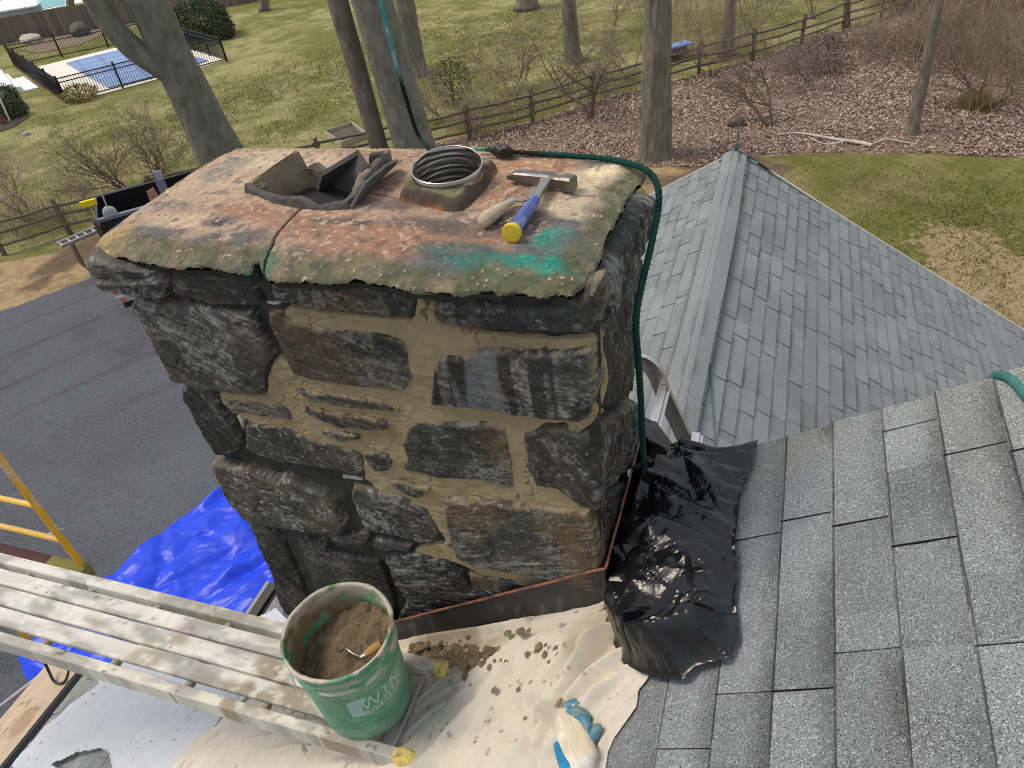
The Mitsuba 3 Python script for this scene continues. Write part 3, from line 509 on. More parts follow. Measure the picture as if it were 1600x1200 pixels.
# ---- flashing
def strip(P4, key, outward, seed, lbl=None):
    A, B, C, D = [np.asarray(x, float) for x in P4]         # bottom left, bottom right, top right, top left
    nu, nv = 60, 14; u, v = np.meshgrid(np.linspace(0, 1, nu), np.linspace(0, 1, nv), indexing='ij')
    X = (A * (1 - u[..., None]) + B * u[..., None]) * (1 - v[..., None]) + (D * (1 - u[..., None]) + C * u[..., None]) * v[..., None]
    X = X.reshape(-1, 3); o = np.asarray(outward)
    X = X + o * (.004 * (fbm(X * 9, 2, seed) - .5) + .006 * (fbm(X * 25, 2, seed) - .5) * (v.ravel() > .9))[:, None]
    i, j = np.meshgrid(np.arange(nu - 1), np.arange(nv - 1), indexing='ij'); a = (i * nv + j).ravel(); q = np.stack([a, a + nv, a + nv + 1, a + 1], 1)
    c = np.array([.024, .025, .028]) * (.7 + .6 * fbm(X * 20, 3, seed))[:, None]; sk = sst(.60, .72, fbm(X * [60, 60, 4], 2, seed + 4)) * .35; c = c * (1 - sk)[:, None] + sk[:, None] * .17
    put(key, (X, np.vstack([q[:, [0, 1, 2]], q[:, [0, 2, 3]]])), 'vc_satin', c); tag(key, lbl) if lbl else None
    L = resample(np.array([D, C]), .02); L = L + o * .004 + .004 * (np.stack([fbm(L * 30, 2, 1), fbm(L * 30, 2, 2), fbm(L * 30, 2, 3)], 1) - .5)
    mm = MB().tube(L, .0045, 6); v, f, _ = mm.get(); k = lerp((.30, .115, .075), (.13, .06, .045), sst(.45, .6, fbm(v * 30, 2, 7)))
    put(key + '__copper_lip', (v, f), 'vc_satin', k)
e1 = aty(600, 1010, FY - .015); e2 = aty(947, 945, FY - .015); g1 = aty(600, 974, FY - .015); g2 = aty(946, 886, FY - .015)
strip([e1, e2, g2, g1], 'chimney__front_flashing', (0, -1, 0), 3, 'dark metal flashing along the foot of the front face')
xs = e2[0] + .002; y0 = FY - .016
strip([(xs, y0, zr(xs) - .01), (xs + .02, 1.76, zr(xs) - .01), (xs, 1.76, g2[2] + .0), (xs, y0, g2[2])], 'chimney__side_flashing', (1, 0, 0), 4)
# ------------------------------------------------------------------ ground, drive, leaf bed
def S(key, lbl=None, kind='structure', cat=None, group=None):
    tag(key, lbl, cat, group, kind); return key
def gsheet(key, pts, z, step, bsdf, jit=.0, freq=.6, amp=0.0, seed=1, lbl=None, kind='structure'):
    p, f, d = patch(pts, step, jit, seed, freq)
    put(key, (np.c_[p, z + amp * (n2(p, .7, seed, 3) - .5)], f), bsdf); return S(key, lbl, kind)
R_ = 170.0; xs_ = np.r_[-R_, -100, -60, np.arange(-50, 16, 2.0), 30, 60, R_]; ys_ = np.r_[-R_, -60, -20, np.arange(-8, 58, 2.0), 80, 120, R_]
X, Y = np.meshgrid(xs_, ys_, indexing='ij'); a = (np.arange(len(xs_) - 1)[:, None] * len(ys_) + np.arange(len(ys_) - 1)).ravel(); n = len(ys_)
put('lawn', (np.c_[X.ravel(), Y.ravel(), np.zeros(X.size)], np.stack([a, a + n, a + n + 1, a + 1], 1)), 'lawn_turf'); S('lawn', 'patchy early spring lawn')
def G(*q): return np.array([atz(x, y, 0)[:2] for x, y in q])
gd = G((0, 488), (150, 432)); dv = gd[1] - gd[0]; dv /= np.linalg.norm(dv)
DRV = np.array([gd[0] - dv * 25, gd[0], gd[1], gd[1] + dv * 6, gd[1] + dv * 9 + [2.5, -1.0], [-6.0, 16.5], [-3.4, 15], [-3.4, -12], [-30, -12]])
gsheet('driveway', DRV, .010, .35, 'asphalt', .10, 1.2, lbl='dark asphalt driveway with curving tyre marks')
VERGE = np.vstack([gd[0] - dv * 12, gd[0] - dv * 1, gd[0], gd[1], gd[1] + dv * 8, G((520, 300))[0], G((480, 262), (330, 300), (240, 335), (110, 385), (0, 410), (-250, 480))])
gsheet('dirt_verge', VERGE, .005, .3, 'dry_ground', .7, .5, lbl='dry straw and dirt strip between the drive and the rail fence')
BED = np.vstack([G((640, 262), (690, 222), (745, 212), (835, 190), (925, 160), (1000, 140), (1100, 116), (1200, 84), (1330, 44), (1420, 0), (1500, -40), (1900, -60), (2100, 130), (1800, 285), (1600, 247), (1460, 236), (1340, 238), (1160, 242), (1100, 262), (1000, 262), (900, 262), (760, 268))])
gsheet('leaf_bed', BED, .004, .3, 'leaf_floor', .5, .6, amp=.0, lbl='ground covered with fallen brown leaves')
DIRT2 = G((985, 275), (1015, 250), (1090, 246), (1175, 240), (1240, 262), (1200, 300), (1030, 340))
gsheet('bare_soil', DIRT2, .008, .25, 'dry_ground', .5, .8, lbl='bare soil at the edge of the leaf bed')
rng = np.random.default_rng(3)
def leaves(key, poly, n, size, seed, cols, zb=.012, lbl=None, dens_fn=None):
    r = np.random.default_rng(seed); pg = shapely.Polygon(poly); x0, y0, x1, y1 = pg.bounds
    p = r.uniform([x0, y0], [x1, y1], (n, 2)); p = p[shapely.contains_xy(pg, p[:, 0], p[:, 1])]
    if dens_fn is not None: p = p[r.random(len(p)) < dens_fn(p)]
    k = len(p); a = r.uniform(0, 6.28, k); s = size * r.uniform(.5, 1.3, k); w = s * r.uniform(.35, .7, k); ti = r.normal(0, .45, (k, 2))
    u = np.stack([np.cos(a), np.sin(a), ti[:, 0]], 1); v = np.stack([-np.sin(a), np.cos(a), ti[:, 1]], 1); o = np.c_[p, np.full(k, zb) + np.abs(ti).sum(1) * s * .5 + r.uniform(0, .03, k)]
    q = np.stack([o - u * s[:, None], o - v * w[:, None] + [0, 0, 1] * (s * .2)[:, None], o + u * s[:, None], o + v * w[:, None]], 1)
    V = q.reshape(-1, 3); i = np.arange(k) * 4; F = np.vstack([np.stack([i, i + 1, i + 3], 1), np.stack([i + 1, i + 2, i + 3], 1)])
    c = np.asarray(cols)[r.integers(0, len(cols), k)] * r.uniform(.6, 1.3, (k, 1)); C = np.repeat(c, 4, 0)
    put(key, (V, F), 'vc_matte', C, smooth=False); tag(key, lbl, None, None, 'stuff')
LC = [(.36, .255, .20), (.43, .325, .26), (.50, .39, .325), (.26, .175, .135), (.33, .235, .185), (.57, .46, .39), (.19, .13, .10)]
leaves('fallen_leaves', np.vstack([BED[:9], G((1420, 30), (1700, 30), (1750, 250), (1600, 247)), BED[16:]]), 170000, .045, 4, LC, dens_fn=lambda p: .30 + .70 * sst(.36, .58, n2(p, .8, 6, 4)), lbl='brown leaf litter under the bare trees')
leaves('scattered_leaves', np.vstack([G((300, 330), (300, 130), (900, 0), (1000, 130), (700, 225), (640, 270))]), 2500, .06, 6, LC[:5], lbl='a few brown leaves lying on the lawn')
def blades(key, poly, n, hgt, seed, cols, lbl, fn=None):
    r = np.random.default_rng(seed); pg = shapely.Polygon(poly); x0, y0, x1, y1 = pg.bounds
    p = r.uniform([x0, y0], [x1, y1], (n, 2)); p = p[shapely.contains_xy(pg, p[:, 0], p[:, 1])]
    p = p[r.random(len(p)) < sst(0, 4.5, shapely.distance(shapely.points(p), pg.boundary))]
    if fn is not None: p = p[r.random(len(p)) < fn(p)]
    k = len(p); a = r.uniform(0, 6.28, k); h = hgt * r.uniform(.4, 1.4, k); w = h * r.uniform(.12, .3, k)
    d = np.stack([np.cos(a), np.sin(a), 0 * a], 1); lean = r.normal(0, .5, (k, 2)) * h[:, None]
    o = np.c_[p, np.full(k, .004)]; V = np.stack([o - d * w[:, None], o + d * w[:, None], o + np.c_[lean, h]], 1).reshape(-1, 3)
    c = np.asarray(cols)[r.integers(0, len(cols), k)] * r.uniform(.6, 1.25, (k, 1))
    put(key, (V, np.arange(3 * k).reshape(-1, 3)), 'vc_matte', np.repeat(c, 3, 0), smooth=False); tag(key, lbl, None, None, 'stuff')
GC = [(.155, .160, .045), (.21, .20, .07), (.29, .26, .115), (.13, .14, .036), (.36, .31, .16)]
blades('grass_blades', np.vstack([G((1160, 243), (1340, 240), (1600, 252), (1750, 300), (1750, 620), (1500, 560), (1200, 300))]), 110000, .055, 8, GC, 'short grass blades of the plot right of the house', lambda p: .35 + .4 * sst(.38, .6, n2(p, .9, 4, 3)))
blades('grass_blades_001', np.vstack([G((0, 380), (0, 190), (120, 165), (340, 120), (600, 20), (900, 0), (950, 120), (700, 215), (520, 240), (330, 270))]), 110000, .075, 9, GC, 'short grass blades of the lawn beyond the rail fence', lambda p: .2 + .8 * sst(.38, .6, n2(p, .5, 4, 3)))
blades('dry_grass', VERGE, 30000, .05, 10, [(.42, .31, .18), (.30, .22, .13), (.22, .17, .09), (.5, .39, .25)], 'dry straw coloured grass beside the drive', lambda p: sst(.42, .6, n2(p, .8, 5, 3)))

# ------------------------------------------------------------------ the house: near roof, wing roof
tag('house', 'house under grey asphalt shingle roofs, a steep near slope and a lower gabled wing', 'house')
CT = 1 / math.sqrt(1 + RS * RS); UP = np.array([CT, 0, RS * CT]); NR = np.array([-RS * CT, 0, CT]); YV = np.array([0, 1.0, 0])
EAVE = -3.92
rg = random.Random(11); rn = np.random.default_rng(11)
DX = .1150; X0 = .118 - 60 * DX
TABS = {}
def tab_box(x0, dx, ya, yb, zf, up, nr, thick, seedr, over=.35, lipj=.0022):
    """one shingle tab: its butt edge at x0, running uphill; zf(x) is the deck height"""
    L = dx / abs(up[0]); o = lambda x, y: np.array([x, y, zf(x)])
    nb = max(2, int((yb - ya) / .045)); ys = np.linspace(ya, yb, nb + 1)
    jj = np.r_[0, seedr.normal(0, lipj, nb - 1), 0] * (1 if nb > 1 else 0)
    j2 = seedr.normal(0, .0012, 2); tl = thick * .25
    lo = np.array([o(x0, y) + up * a for y, a in zip(ys, jj)]); hi = np.array([o(x0, y) + up * (L * (1 + over)) for y in ys])
    lo[0, 1] += j2[0]; lo[-1, 1] += j2[1]
    base = .0015
    A = lo + nr * (thick + base); B = hi + nr * (tl + base); C = lo - nr * .004; D = hi - nr * .004
    n = nb + 1; V = np.vstack([A, B, C, D]); F = []
    for i in range(nb): F += [[i, i + 1, n + i + 1, n + i], [i, 2 * n + i, 2 * n + i + 1, i + 1]]
    F += [[0, n, 3 * n, 2 * n], [nb, 2 * n + nb, 3 * n + nb, n + nb]]
    F = np.array(F)
    if up[0] < 0: F = F[:, ::-1]
    return V, F
mm = [MB() for _ in range(3)]
rake = lambda x: 1.735 if x > -2.235 else 1.475
near_keys = []
k = 0
while True:
    x = X0 + k * DX; k += 1
    if x < EAVE: continue
    if x > 3.0: break
    y1 = rake(x) + rg.uniform(-.006, .006); y = y1
    layer = 0
    while y > -.9:
        ln = rg.choice([.10, .16, .22, .27, .31, .34, .38]) * rg.uniform(.9, 1.1)
        ya = max(y - ln, -1.4)
        layer = 1 - layer if rg.random() < .8 else layer
        th = .0060 + .0045 * layer + rg.uniform(-.0006, .0006)
        V, F = tab_box(x, DX, ya + .0008, y - .0008, zr, UP, NR, th, rn)
        tone = rg.choice([0, 1, 1, 2])
        # the chimney stands in the slope: leave out what it fills
        if not (-1.5 < x < -.47 and ya > 1.27):
            seen = (x > -.45 and ya > -.30 and x < .95) or (x < -3.55 and ya > .1)
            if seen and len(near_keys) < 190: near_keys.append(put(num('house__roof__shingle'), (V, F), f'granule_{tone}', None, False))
            else: mm[tone].add(V, F)
        y = ya
for i in range(3):
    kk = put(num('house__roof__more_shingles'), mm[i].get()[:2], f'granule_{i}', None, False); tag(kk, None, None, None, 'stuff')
tag('house__roof', 'steep near roof slope of large grey laminated shingles')
def plane_strip(xa, xb, ya, yb, zf, dz):
    return np.array([[xa, ya, zf(xa) + dz], [xb, ya, zf(xb) + dz], [xb, yb, zf(xb) + dz], [xa, yb, zf(xa) + dz]]), np.array([[0, 1, 2, 3]])
m = MB(); sh = .14                             # deck boards and rake trim
for xa, xb, yb in ((EAVE, -2.235, 1.455), (-2.235, 3.0, 1.715)):
    P = np.array([[xa, -4, zr(xa)], [xb, -4, zr(xb)], [xb, yb, zr(xb)], [xa, yb, zr(xa)]]) - [0, 0, .004]
    m.add(np.vstack([P, P - [0, 0, sh]]), [[0, 1, 2, 3], [4, 7, 6, 5], [0, 4, 5, 1], [1, 5, 6, 2], [2, 6, 7, 3], [3, 7, 4, 0]], (.02, .02, .02))
put('house__roof__deck', m.get(), 'vc_matte', smooth=False)
m = MB(); zz = zr(EAVE)
m.tube([(EAVE - .035, -2, zz - .02), (EAVE - .035, 1.47, zz - .02)], .045, 8, (.018, .018, .018))
put('house__roof__gutter', m.get(), 'vc_satin', None, 40); labels['house__roof__gutter'] = {'label': 'black gutter along the eave'}
scene['house__roof__gutter'] = ply(m.get()[:2], 'black_paint', smooth=40)
m = MB().box((-2.265, 1.60, zr(-2.25) - .03), (.05, .30, .10), col=(.05, .045, .042)); m.box((-2.30, 1.60, zr(-2.25) + .012), (.02, .30, .012), col=(.30, .29, .27))
put('house__roof__trim', m.get(), 'vc_satin', smooth=False)
m = MB()
def wall(x0, x1, y0, y1, ztop): m.add(np.array([[x0, y0, 0], [x1, y0, 0], [x1, y1, 0], [x0, y1, 0], [x0, y0, ztop(x0)], [x1, y0, ztop(x1)], [x1, y1, ztop(x1)], [x0, y1, ztop(x0)]]), [[0, 1, 5, 4], [1, 2, 6, 5], [2, 3, 7, 6], [3, 0, 4, 7], [4, 5, 6, 7]], (.42, .40, .36))
wall(-3.55, 2.9, -4, 1.30, lambda x: zr(x) - .16)
put('house__wall', m.get(), 'vc_matte', smooth=False)
# the wing
XR, ZR, WL, WR, WY0, WY1 = -.455, 5.50, .576, .6254, 1.45, 8.52
zR = lambda x: ZR - WR * (x - XR)
zL = lambda x: ZR + WL * (x - XR)
wing = []
for side, sl, zf in ((1, WR, zR), (-1, WL, zL)):
    ct = 1 / math.sqrt(1 + sl * sl); up = np.array([-side * ct, 0, sl * ct]); nr = np.array([side * sl * ct, 0, ct]); dx = .1155
    for c_ in range(1, 42 if side > 0 else 20):
        x = XR + side * (c_ * dx + .03); y = WY1 + rg.uniform(-.008, .008); lay = 0
        while y > 2.2:
            ln = rg.choice([.09, .17, .22, .26, .30, .34]) * rg.uniform(.9, 1.1); ya = y - ln; lay = 1 - lay if rg.random() < .8 else lay
            V, F = tab_box(x, dx, ya + .0015, y - .0015, zf, up, nr,   .0075 + .0065 * lay, rn, .2, .0)
            q = RW.T @ (V.mean(0) - [0, 0, CZ]); u, v_ = PX + FPX * q[0] / q[2], PY + FPX * q[1] / q[2]
            seen = (1000 < u < 1610 and 230 < v_ < 725 and not (v_ > 722 - (u - 1190) * .33 and u > 1190)) and (side > 0 or u > 1003)
            wing.append((q[2] if seen else q[2] + 100, V, F, rg.choice([0, 1, 1, 2]), seen)); y = ya
wing.sort(key=lambda r: r[0])
mm = [MB() for _ in range(3)]
for i, (dd_, V, F, tone, seen) in enumerate(wing):
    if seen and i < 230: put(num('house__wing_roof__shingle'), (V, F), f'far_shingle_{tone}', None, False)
    else: mm[tone].add(V, F)
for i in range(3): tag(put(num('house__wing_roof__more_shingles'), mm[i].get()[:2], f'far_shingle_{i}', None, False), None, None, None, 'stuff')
tag('house__wing_roof', 'lower gabled wing roof of blue grey shingles')
m = MB(); xa, xb = XR - 20 * .1155, XR + 42 * .1155
for y0, y1 in ((WY0, WY1 - .02),):
    P = np.array([[xa, y0, zL(xa)], [XR, y0, ZR], [xb, y0, zR(xb)], [xb, y1, zR(xb)], [XR, y1, ZR], [xa, y1, zL(xa)]]); Q = P - [0, 0, .16]
    m.add(np.vstack([P, Q]), [[0, 1, 4, 5], [1, 2, 3, 4], [6, 11, 10, 7], [7, 10, 9, 8], [5, 4, 10, 11], [4, 3, 9, 10], [0, 6, 7, 1], [1, 7, 8, 2], [2, 8, 9, 3], [0, 5, 11, 6]], (.04, .04, .042))
put('house__wing_roof__deck', m.get(), 'vc_matte', smooth=False)
# rounded ridge cover in overlapping lengths
m = MB(); prof = np.linspace(-1, 1, 15)
ysr = np.arange(WY0 + .6, WY1 + .02, .06)
rows = []
for y in ysr:
    ph = ((y - .3) / .62) % 1.0; lift = .006 * (1 - ph)
    wdt = .138 + .006 * math.sin(y * 2.1); xx = XR + prof * wdt + .012 * math.sin(y * 1.3)
    rows.append(np.stack([xx, np.full(15, y), ZR - .55 * wdt * (np.sqrt(prof ** 2 + .16) - .4) / 1.0 + .030 + lift + .006 * (fbm(np.c_[xx * 5, np.full(15, y * 3), xx * 0], 2, 3) - .5)], 1))
V = np.vstack(rows); i, j = np.meshgrid(np.arange(len(ysr) - 1), np.arange(14), indexing='ij'); a = (i * 15 + j).ravel(); F = np.stack([a, a + 1, a + 16, a + 15], 1)
put('house__wing_roof__ridge_cap', (V, np.vstack([F[:, [0, 1, 2]], F[:, [0, 2, 3]]])), 'far_shingle_1', None, True)
m = MB()
wall(XR - 2.0, XR + 4.4, WY0, WY1 - .3, lambda x: min(zL(x), zR(x)) - .17)
put('house__wing_wall', m.get(), 'vc_matte', smooth=False)
apex = np.array([XR, WY1 + .012, ZR])
m = MB()
for sgn, zf in ((1, zR), (-1, zL)):
    P = [np.array([XR + sgn * t, WY1 + .012, zf(XR + sgn * t) - .05]) for t in np.linspace(0, 4.6 if sgn > 0 else 2.3, 2)]
    d_ = (P[1] - P[0]) / np.linalg.norm(P[1] - P[0]); m.box((P[0] + P[1]) / 2, (np.linalg.norm(P[1] - P[0]), .02, .13), [d_, [0, 1, 0], np.cross(d_, [0, 1, 0])], (.55, .56, .55))
put('house__wing_roof__rake_board', m.get(), 'vc_satin', smooth=False)
# ------------------------------------------------------------------ tools on the crown
def section_sweep(secs):
    """box sections (centre, half width vector, half height vector) joined into one bevelled bar"""
    V, F = [], []
    for c, a, b in secs:
        c, a, b = map(np.asarray, (c, a, b))
        for s, t in ((1, .7), (.7, 1), (-.7, 1), (-1, .7), (-1, -.7), (-.7, -1), (.7, -1), (1, -.7)): V.append(c + a * s + b * t)
    n = len(secs)
    for i in range(n - 1):
        for k in range(8): F.append([i * 8 + k, i * 8 + (k + 1) % 8, i * 8 + 8 + (k + 1) % 8, i * 8 + 8 + k])
    F = [[q[0], q[1], q[2]] for q in F] + [[q[0], q[2], q[3]] for q in F]
    for k in range(1, 7): F.append([0, k + 1, k]); F.append([(n - 1) * 8, (n - 1) * 8 + k, (n - 1) * 8 + k + 1])
    return np.array(V), np.array(F)
Z3 = np.array([0, 0, 1.0])
tag('brick_hammer', 'steel brick hammer with a blue grip and yellow butt lying on the crown', 'hammer')
HA, HJ, HB = atz(798, 272, 8.255), atz(856, 279, 8.259), atz(897, 287, 8.259)
ax = (HB - HA) / np.linalg.norm(HB - HA); sd_ = np.cross(Z3, ax); sd_ /= np.linalg.norm(sd_)
def hs(t, w, h, dz=0): return (HA + ax * t + Z3 * dz, sd_ * w, Z3 * h)
LJ = np.dot(HJ - HA, ax); LB = np.dot(HB - HA, ax)
head = section_sweep([hs(-.004, .013, .004, -.004), hs(.004, .0165, .0085, -.003), hs(.02, .0165, .011), hs(LJ - .05, .0145, .0135), hs(LJ - .015, .0155, .0165), hs(LJ + .012, .0165, .017), hs(LJ + .028, .0125, .013), hs(LB - .034, .0120, .0125), hs(LB - .030, .0175, .0175), hs(LB - .003, .0180, .0180), hs(LB, .0155, .0155)])
v, f = head; v2, f2 = trimesh.remesh.subdivide(*trimesh.remesh.subdivide(v, f))
put('brick_hammer__head', (v2, f2), 'vc_metal', np.array([.24, .225, .205]) * (.5 + .9 * fbm(v2 * 60, 3, 4))[:, None], False)
GA, GB = atz(836, 312, 8.259), atz(800, 363, 8.257); gax = (GB - GA) / np.linalg.norm(GB - GA); gs = np.cross(Z3, gax)
N0 = HJ + (GA - HJ) * .06
v, f = section_sweep([(N0, gs * .017, Z3 * .012), (HJ + (GA - HJ) * .25, gs * .0125, Z3 * .010), (HJ + (GA - HJ) * .7, gs * .0095, Z3 * .0085), (GA + gax * .02, gs * .0115, Z3 * .009)])
v, f = trimesh.remesh.subdivide(v, f); put('brick_hammer__neck', (v, f), 'vc_metal', np.array([.46, .43, .39]) * (.6 + .6 * fbm(v * 50, 3, 2))[:, None], False)
LG = np.linalg.norm(GB - GA); ts = np.linspace(0, 1, 26)
def grip_disp(rr, a, P): return rr * (1 + .10 * np.cos(2 * a)[None, :])
rad = np.interp(ts, [0, .04, .12, .5, .85, 1], [.009, .0145, .0155, .0170, .0160, .0180])
m = MB().tube([GA + (GB - GA) * t for t in ts], rad, 20, disp=grip_disp)
v, f, _ = m.get(); put('brick_hammer__grip', (v, f), 'vc_satin', np.array([.075, .115, .36]) * (.55 + .7 * fbm(v * 60, 3, 3))[:, None] + .16 * (sst(.50, .66, fbm(v * 45, 4, 13)) * .8)[:, None])
m = MB()
for k in range(9):
    t = .12 + k * .095; r = np.interp(t, ts, rad)
    for s in (-.55, .45):
        d = (Z3 * math.cos(s * 1.2) + gs * math.sin(s * 1.2) * 1.0); m.tube([GA + (GB - GA) * t + d * r * 1.00, GA + (GB - GA) * t + d * r * 1.13], .0019, 6)
put('brick_hammer__grip_dimple', m.get(), 'black_paint', smooth=False)
m = MB().tube([GB - gax * .012, GB - gax * .002, GB + gax * .006, GB + gax * .008], [.0178, .0225, .0222, .0195], 24)
v, f, _ = m.get(); put('brick_hammer__butt', (v, f), 'vc_satin', np.array([.72, .54, .05]) * (.65 + .5 * fbm(v * 120, 3, 5))[:, None], 40)
scene['yellow_rubber'] = prin((.66, .47, .035), .6); put('brick_hammer__butt', (v, f), 'yellow_rubber', None, 40)

tag('pointing_trowel', 'narrow pointing trowel with a worn wooden handle beside the brick hammer', 'trowel')
A, B = atz(753, 347, 8.255), atz(794, 318, 8.251); ts = np.linspace(0, 1, 18)
v, f, _ = MB().tube([A + (B - A) * t for t in ts], np.interp(ts, [0, .05, .3, .7, 1], [.0125, .0155, .0165, .0135, .0085]), 16).get()
g = fbm(np.c_[(v - A) @ (B - A) * 60, v[:, 1] * 300, v[:, 2] * 300], 3, 1); put('pointing_trowel__handle', (v, f), 'vc_matte', np.array([.52, .43, .30]) * (.7 + .5 * g)[:, None])
C, D, E_ = atz(802, 313, 8.249), atz(816, 314, 8.247), atz(829, 312, 8.245)
put('pointing_trowel__ferrule', MB().tube([B - (B - A) * .04, B + (C - B) * .9], [.0095, .0085], 12).get(), 'aluminium', None, 40)
put('pointing_trowel__tang', MB().tube(smooth_path([B, C, D, E_, atz(833, 303, 8.241)], .004), .0036, 8).get(), 'dark_steel', None, True)
bl = np.array([atz(828, 313, 8.239), atz(838, 306, 8.239), atz(842, 288, 8.239), atz(837, 281, 8.239), atz(829, 296, 8.239)])
put('pointing_trowel__blade', (np.vstack([bl, bl + Z3 * .0022]), np.array([[0, 1, 2], [0, 2, 3], [0, 3, 4], [5, 7, 6], [5, 8, 7], [5, 9, 8]] + [[i, 5 + (i + 1) % 5, (i + 1) % 5] for i in range(5)] + [[i, 5 + i, 5 + (i + 1) % 5] for i in range(5)])), 'aluminium', None, False)

# ------------------------------------------------------------------ ropes
def rope(key, P, rad, colf, lay=.045, step=.006, strands=3, bs='vc_matte'):
    C = smooth_path(P, step); t, u, w = frames(C); s = np.r_[0, np.cumsum(np.linalg.norm(np.diff(C, axis=0), axis=1))]
    R = np.interp(np.linspace(0, 1, len(C)), np.linspace(0, 1, len(np.atleast_1d(rad))), np.atleast_1d(rad)); m = MB()
    for k in range(strands):
        a = 2 * np.pi * (s / lay + k / strands)
        Q = C + (R * .50)[:, None] * (np.cos(a)[:, None] * u + np.sin(a)[:, None] * w)
        m.tube(Q, R * .60, 6)
    v, f, _ = m.get(); c = colf(v) * (.6 + .8 * fbm(v * 160, 2, 3))[:, None]
    return put(key, (v, f), bs, c)
RP = [aty(570, -80, 1.99), aty(594, 0, 1.97), aty(611, 70, 1.96), aty(622, 112, 1.95), aty(638, 165, 1.94), aty(650, 205, 1.93), aty(660, 222, 1.92), atz(678, 240, 8.258), atz(700, 239, 8.248), atz(730, 233, 8.251), atz(765, 233, 8.249), atz(800, 238, 8.245), atz(900, 243, 8.241), atz(960, 249, 8.239), atz(1002, 260, 8.238), atz(1022, 275, 8.218), atx(1031, 300, -.268), atx(1027, 340, -.275), atx(1014, 400, -.280), atx(999, 460, -.285), atx(992, 505, -.285), atx(997, 560, -.285), atx(1001, 620, -.285), atx(1004, 690, -.28), atx(1007, 735, -.275)]
ZTEAL = aty(622, 112, 1.95)[2]
def rc(v):
    z = v[:, 2]; n = fbm(v * 30, 3, 8)
    c = np.tile([.012, .060, .046], (len(v), 1))
    tl = sst(ZTEAL - .04, ZTEAL + .04, z); c = lerp(c, (.010, .010, .011), sst(8.236, 8.256, z) * (v[:, 0] < -.86))
    c = c * (1 - tl)[:, None] + tl[:, None] * lerp((.05, .25, .25), (.16, .36, .34), sst(.4, .6, n))
    pal = sst(-.93, -.88, v[:, 0]) * sst(-.74, -.78, v[:, 0]) * sst(8.30, 8.293, z); c = c * (1 - pal)[:, None] + pal[:, None] * np.array([.16, .36, .25])
    blk = sst(-.77, -.74, v[:, 0]) * sst(-.56, -.62, v[:, 0]) * sst(8.30, 8.293, z); c = c * (1 - blk)[:, None] + blk[:, None] * np.array([.022, .020, .018])
    return c
rope('tie_rope__line', RP, [.0058, .0058, .0060, .0062, .0066, .0085, .0090, .0092, .0092, .0092], rc)
tag('tie_rope', 'dark green rope round the back of the crown, running up towards the trees', 'rope')
m = trimesh.creation.icosphere(4, 1.0); v = m.vertices * [.034, .016, .017]; v = v * (1 + .5 * (fbm(v * 70, 3, 5) - .4))[:, None] * 1.0
ka = (atz(800, 240, 8.2) - atz(765, 235, 8.2)); ka /= np.linalg.norm(ka)
put('tie_rope__knot', (v[:, :1] * ka + v[:, 1:2] * np.cross(Z3, ka) + v[:, 2:] * Z3 + atz(785, 236, 8.255), m.faces), 'vc_satin', np.full((len(v), 3), .014)); tag('tie_rope__knot', 'black taped knot')
def onwing(px, py, lift=.015):
    d = ray(px, py); zf = zR(0) + lift; t = (zf - CZ) / (d[2] + WR * d[0]); return d * t + [0, 0, CZ]
rope('ridge_rope', [np.array([XR + .02, WY1 - .03, ZR + .05]), onwing(1155, 268, .03), onwing(1152, 330, .03), onwing(1141, 395, .03), onwing(1120, 435, .03), onwing(1104, 462), onwing(1104, 490), onwing(1106, 540), onwing(1111, 590), onwing(1115, 650), onwing(1118, 720), onwing(1118, 745)], .0085, lambda v: np.tile([.10, .19, .17], (len(v), 1)), .05, .012)
tag('ridge_rope', 'thin green rope running down the wing roof from its peak', 'rope')
rope('roof_rope', [onroof(1549, 600, -.06), onroof(1553, 590, .0), onroof(1562, 585, .025), onroof(1576, 590, .018), onroof(1590, 603, .015), onroof(1606, 622, .015), onroof(1640, 660, .015)], .0125, lambda v: np.tile([.05, .17, .15], (len(v), 1)) * (.4 + 1.4 * fbm(v * 120, 2, 5))[:, None], .03, .005)
tag('roof_rope', 'short stretch of teal braided rope over the rake of the near roof', 'rope')
m = MB().tube([apex + [0, -.02, -.02], apex + [0, -.02, .42]], .011, 8, (.10, .16, .13)).tube([apex + [0, -.02, .02], apex + [0, -.02, .10]], .03, 8, (.06, .10, .09))
put('roof_finial__rod', m.get(), 'vc_satin'); m = MB()
for a, b in ((-1, .25), (1, .3)): m.tube([apex + [0, -.03, .035], apex + [a * b * .8, -.05, .035 - b * .45]], .022, 6, (.20, .36, .36), flat=.4)
put('roof_finial__tape', m.get(), 'vc_satin'); tag('roof_finial', 'thin upright rod tied with teal tape at the peak of the wing roof', 'rod')
cab = [apex + [.03, -.05, .03], np.array([XR + .22, WY1 - .03, zR(XR + .22) + .05]), np.array([XR + .5, WY1 - .02, zR(XR + .5) + .04]), np.array([XR + .9, WY1 - .02, zR(XR + .9) + .03])]
v, f, _ = MB().tube(smooth_path(cab, .02), .014, 6).get(); put('rake_cable', (v, f), 'vc_satin', lerp((.02, .02, .02), (.55, .55, .52), sst(XR + .35, XR + .45, v[:, 0]))); tag('rake_cable', 'black and white cable along the wing rake beside the roof peak', 'cable')

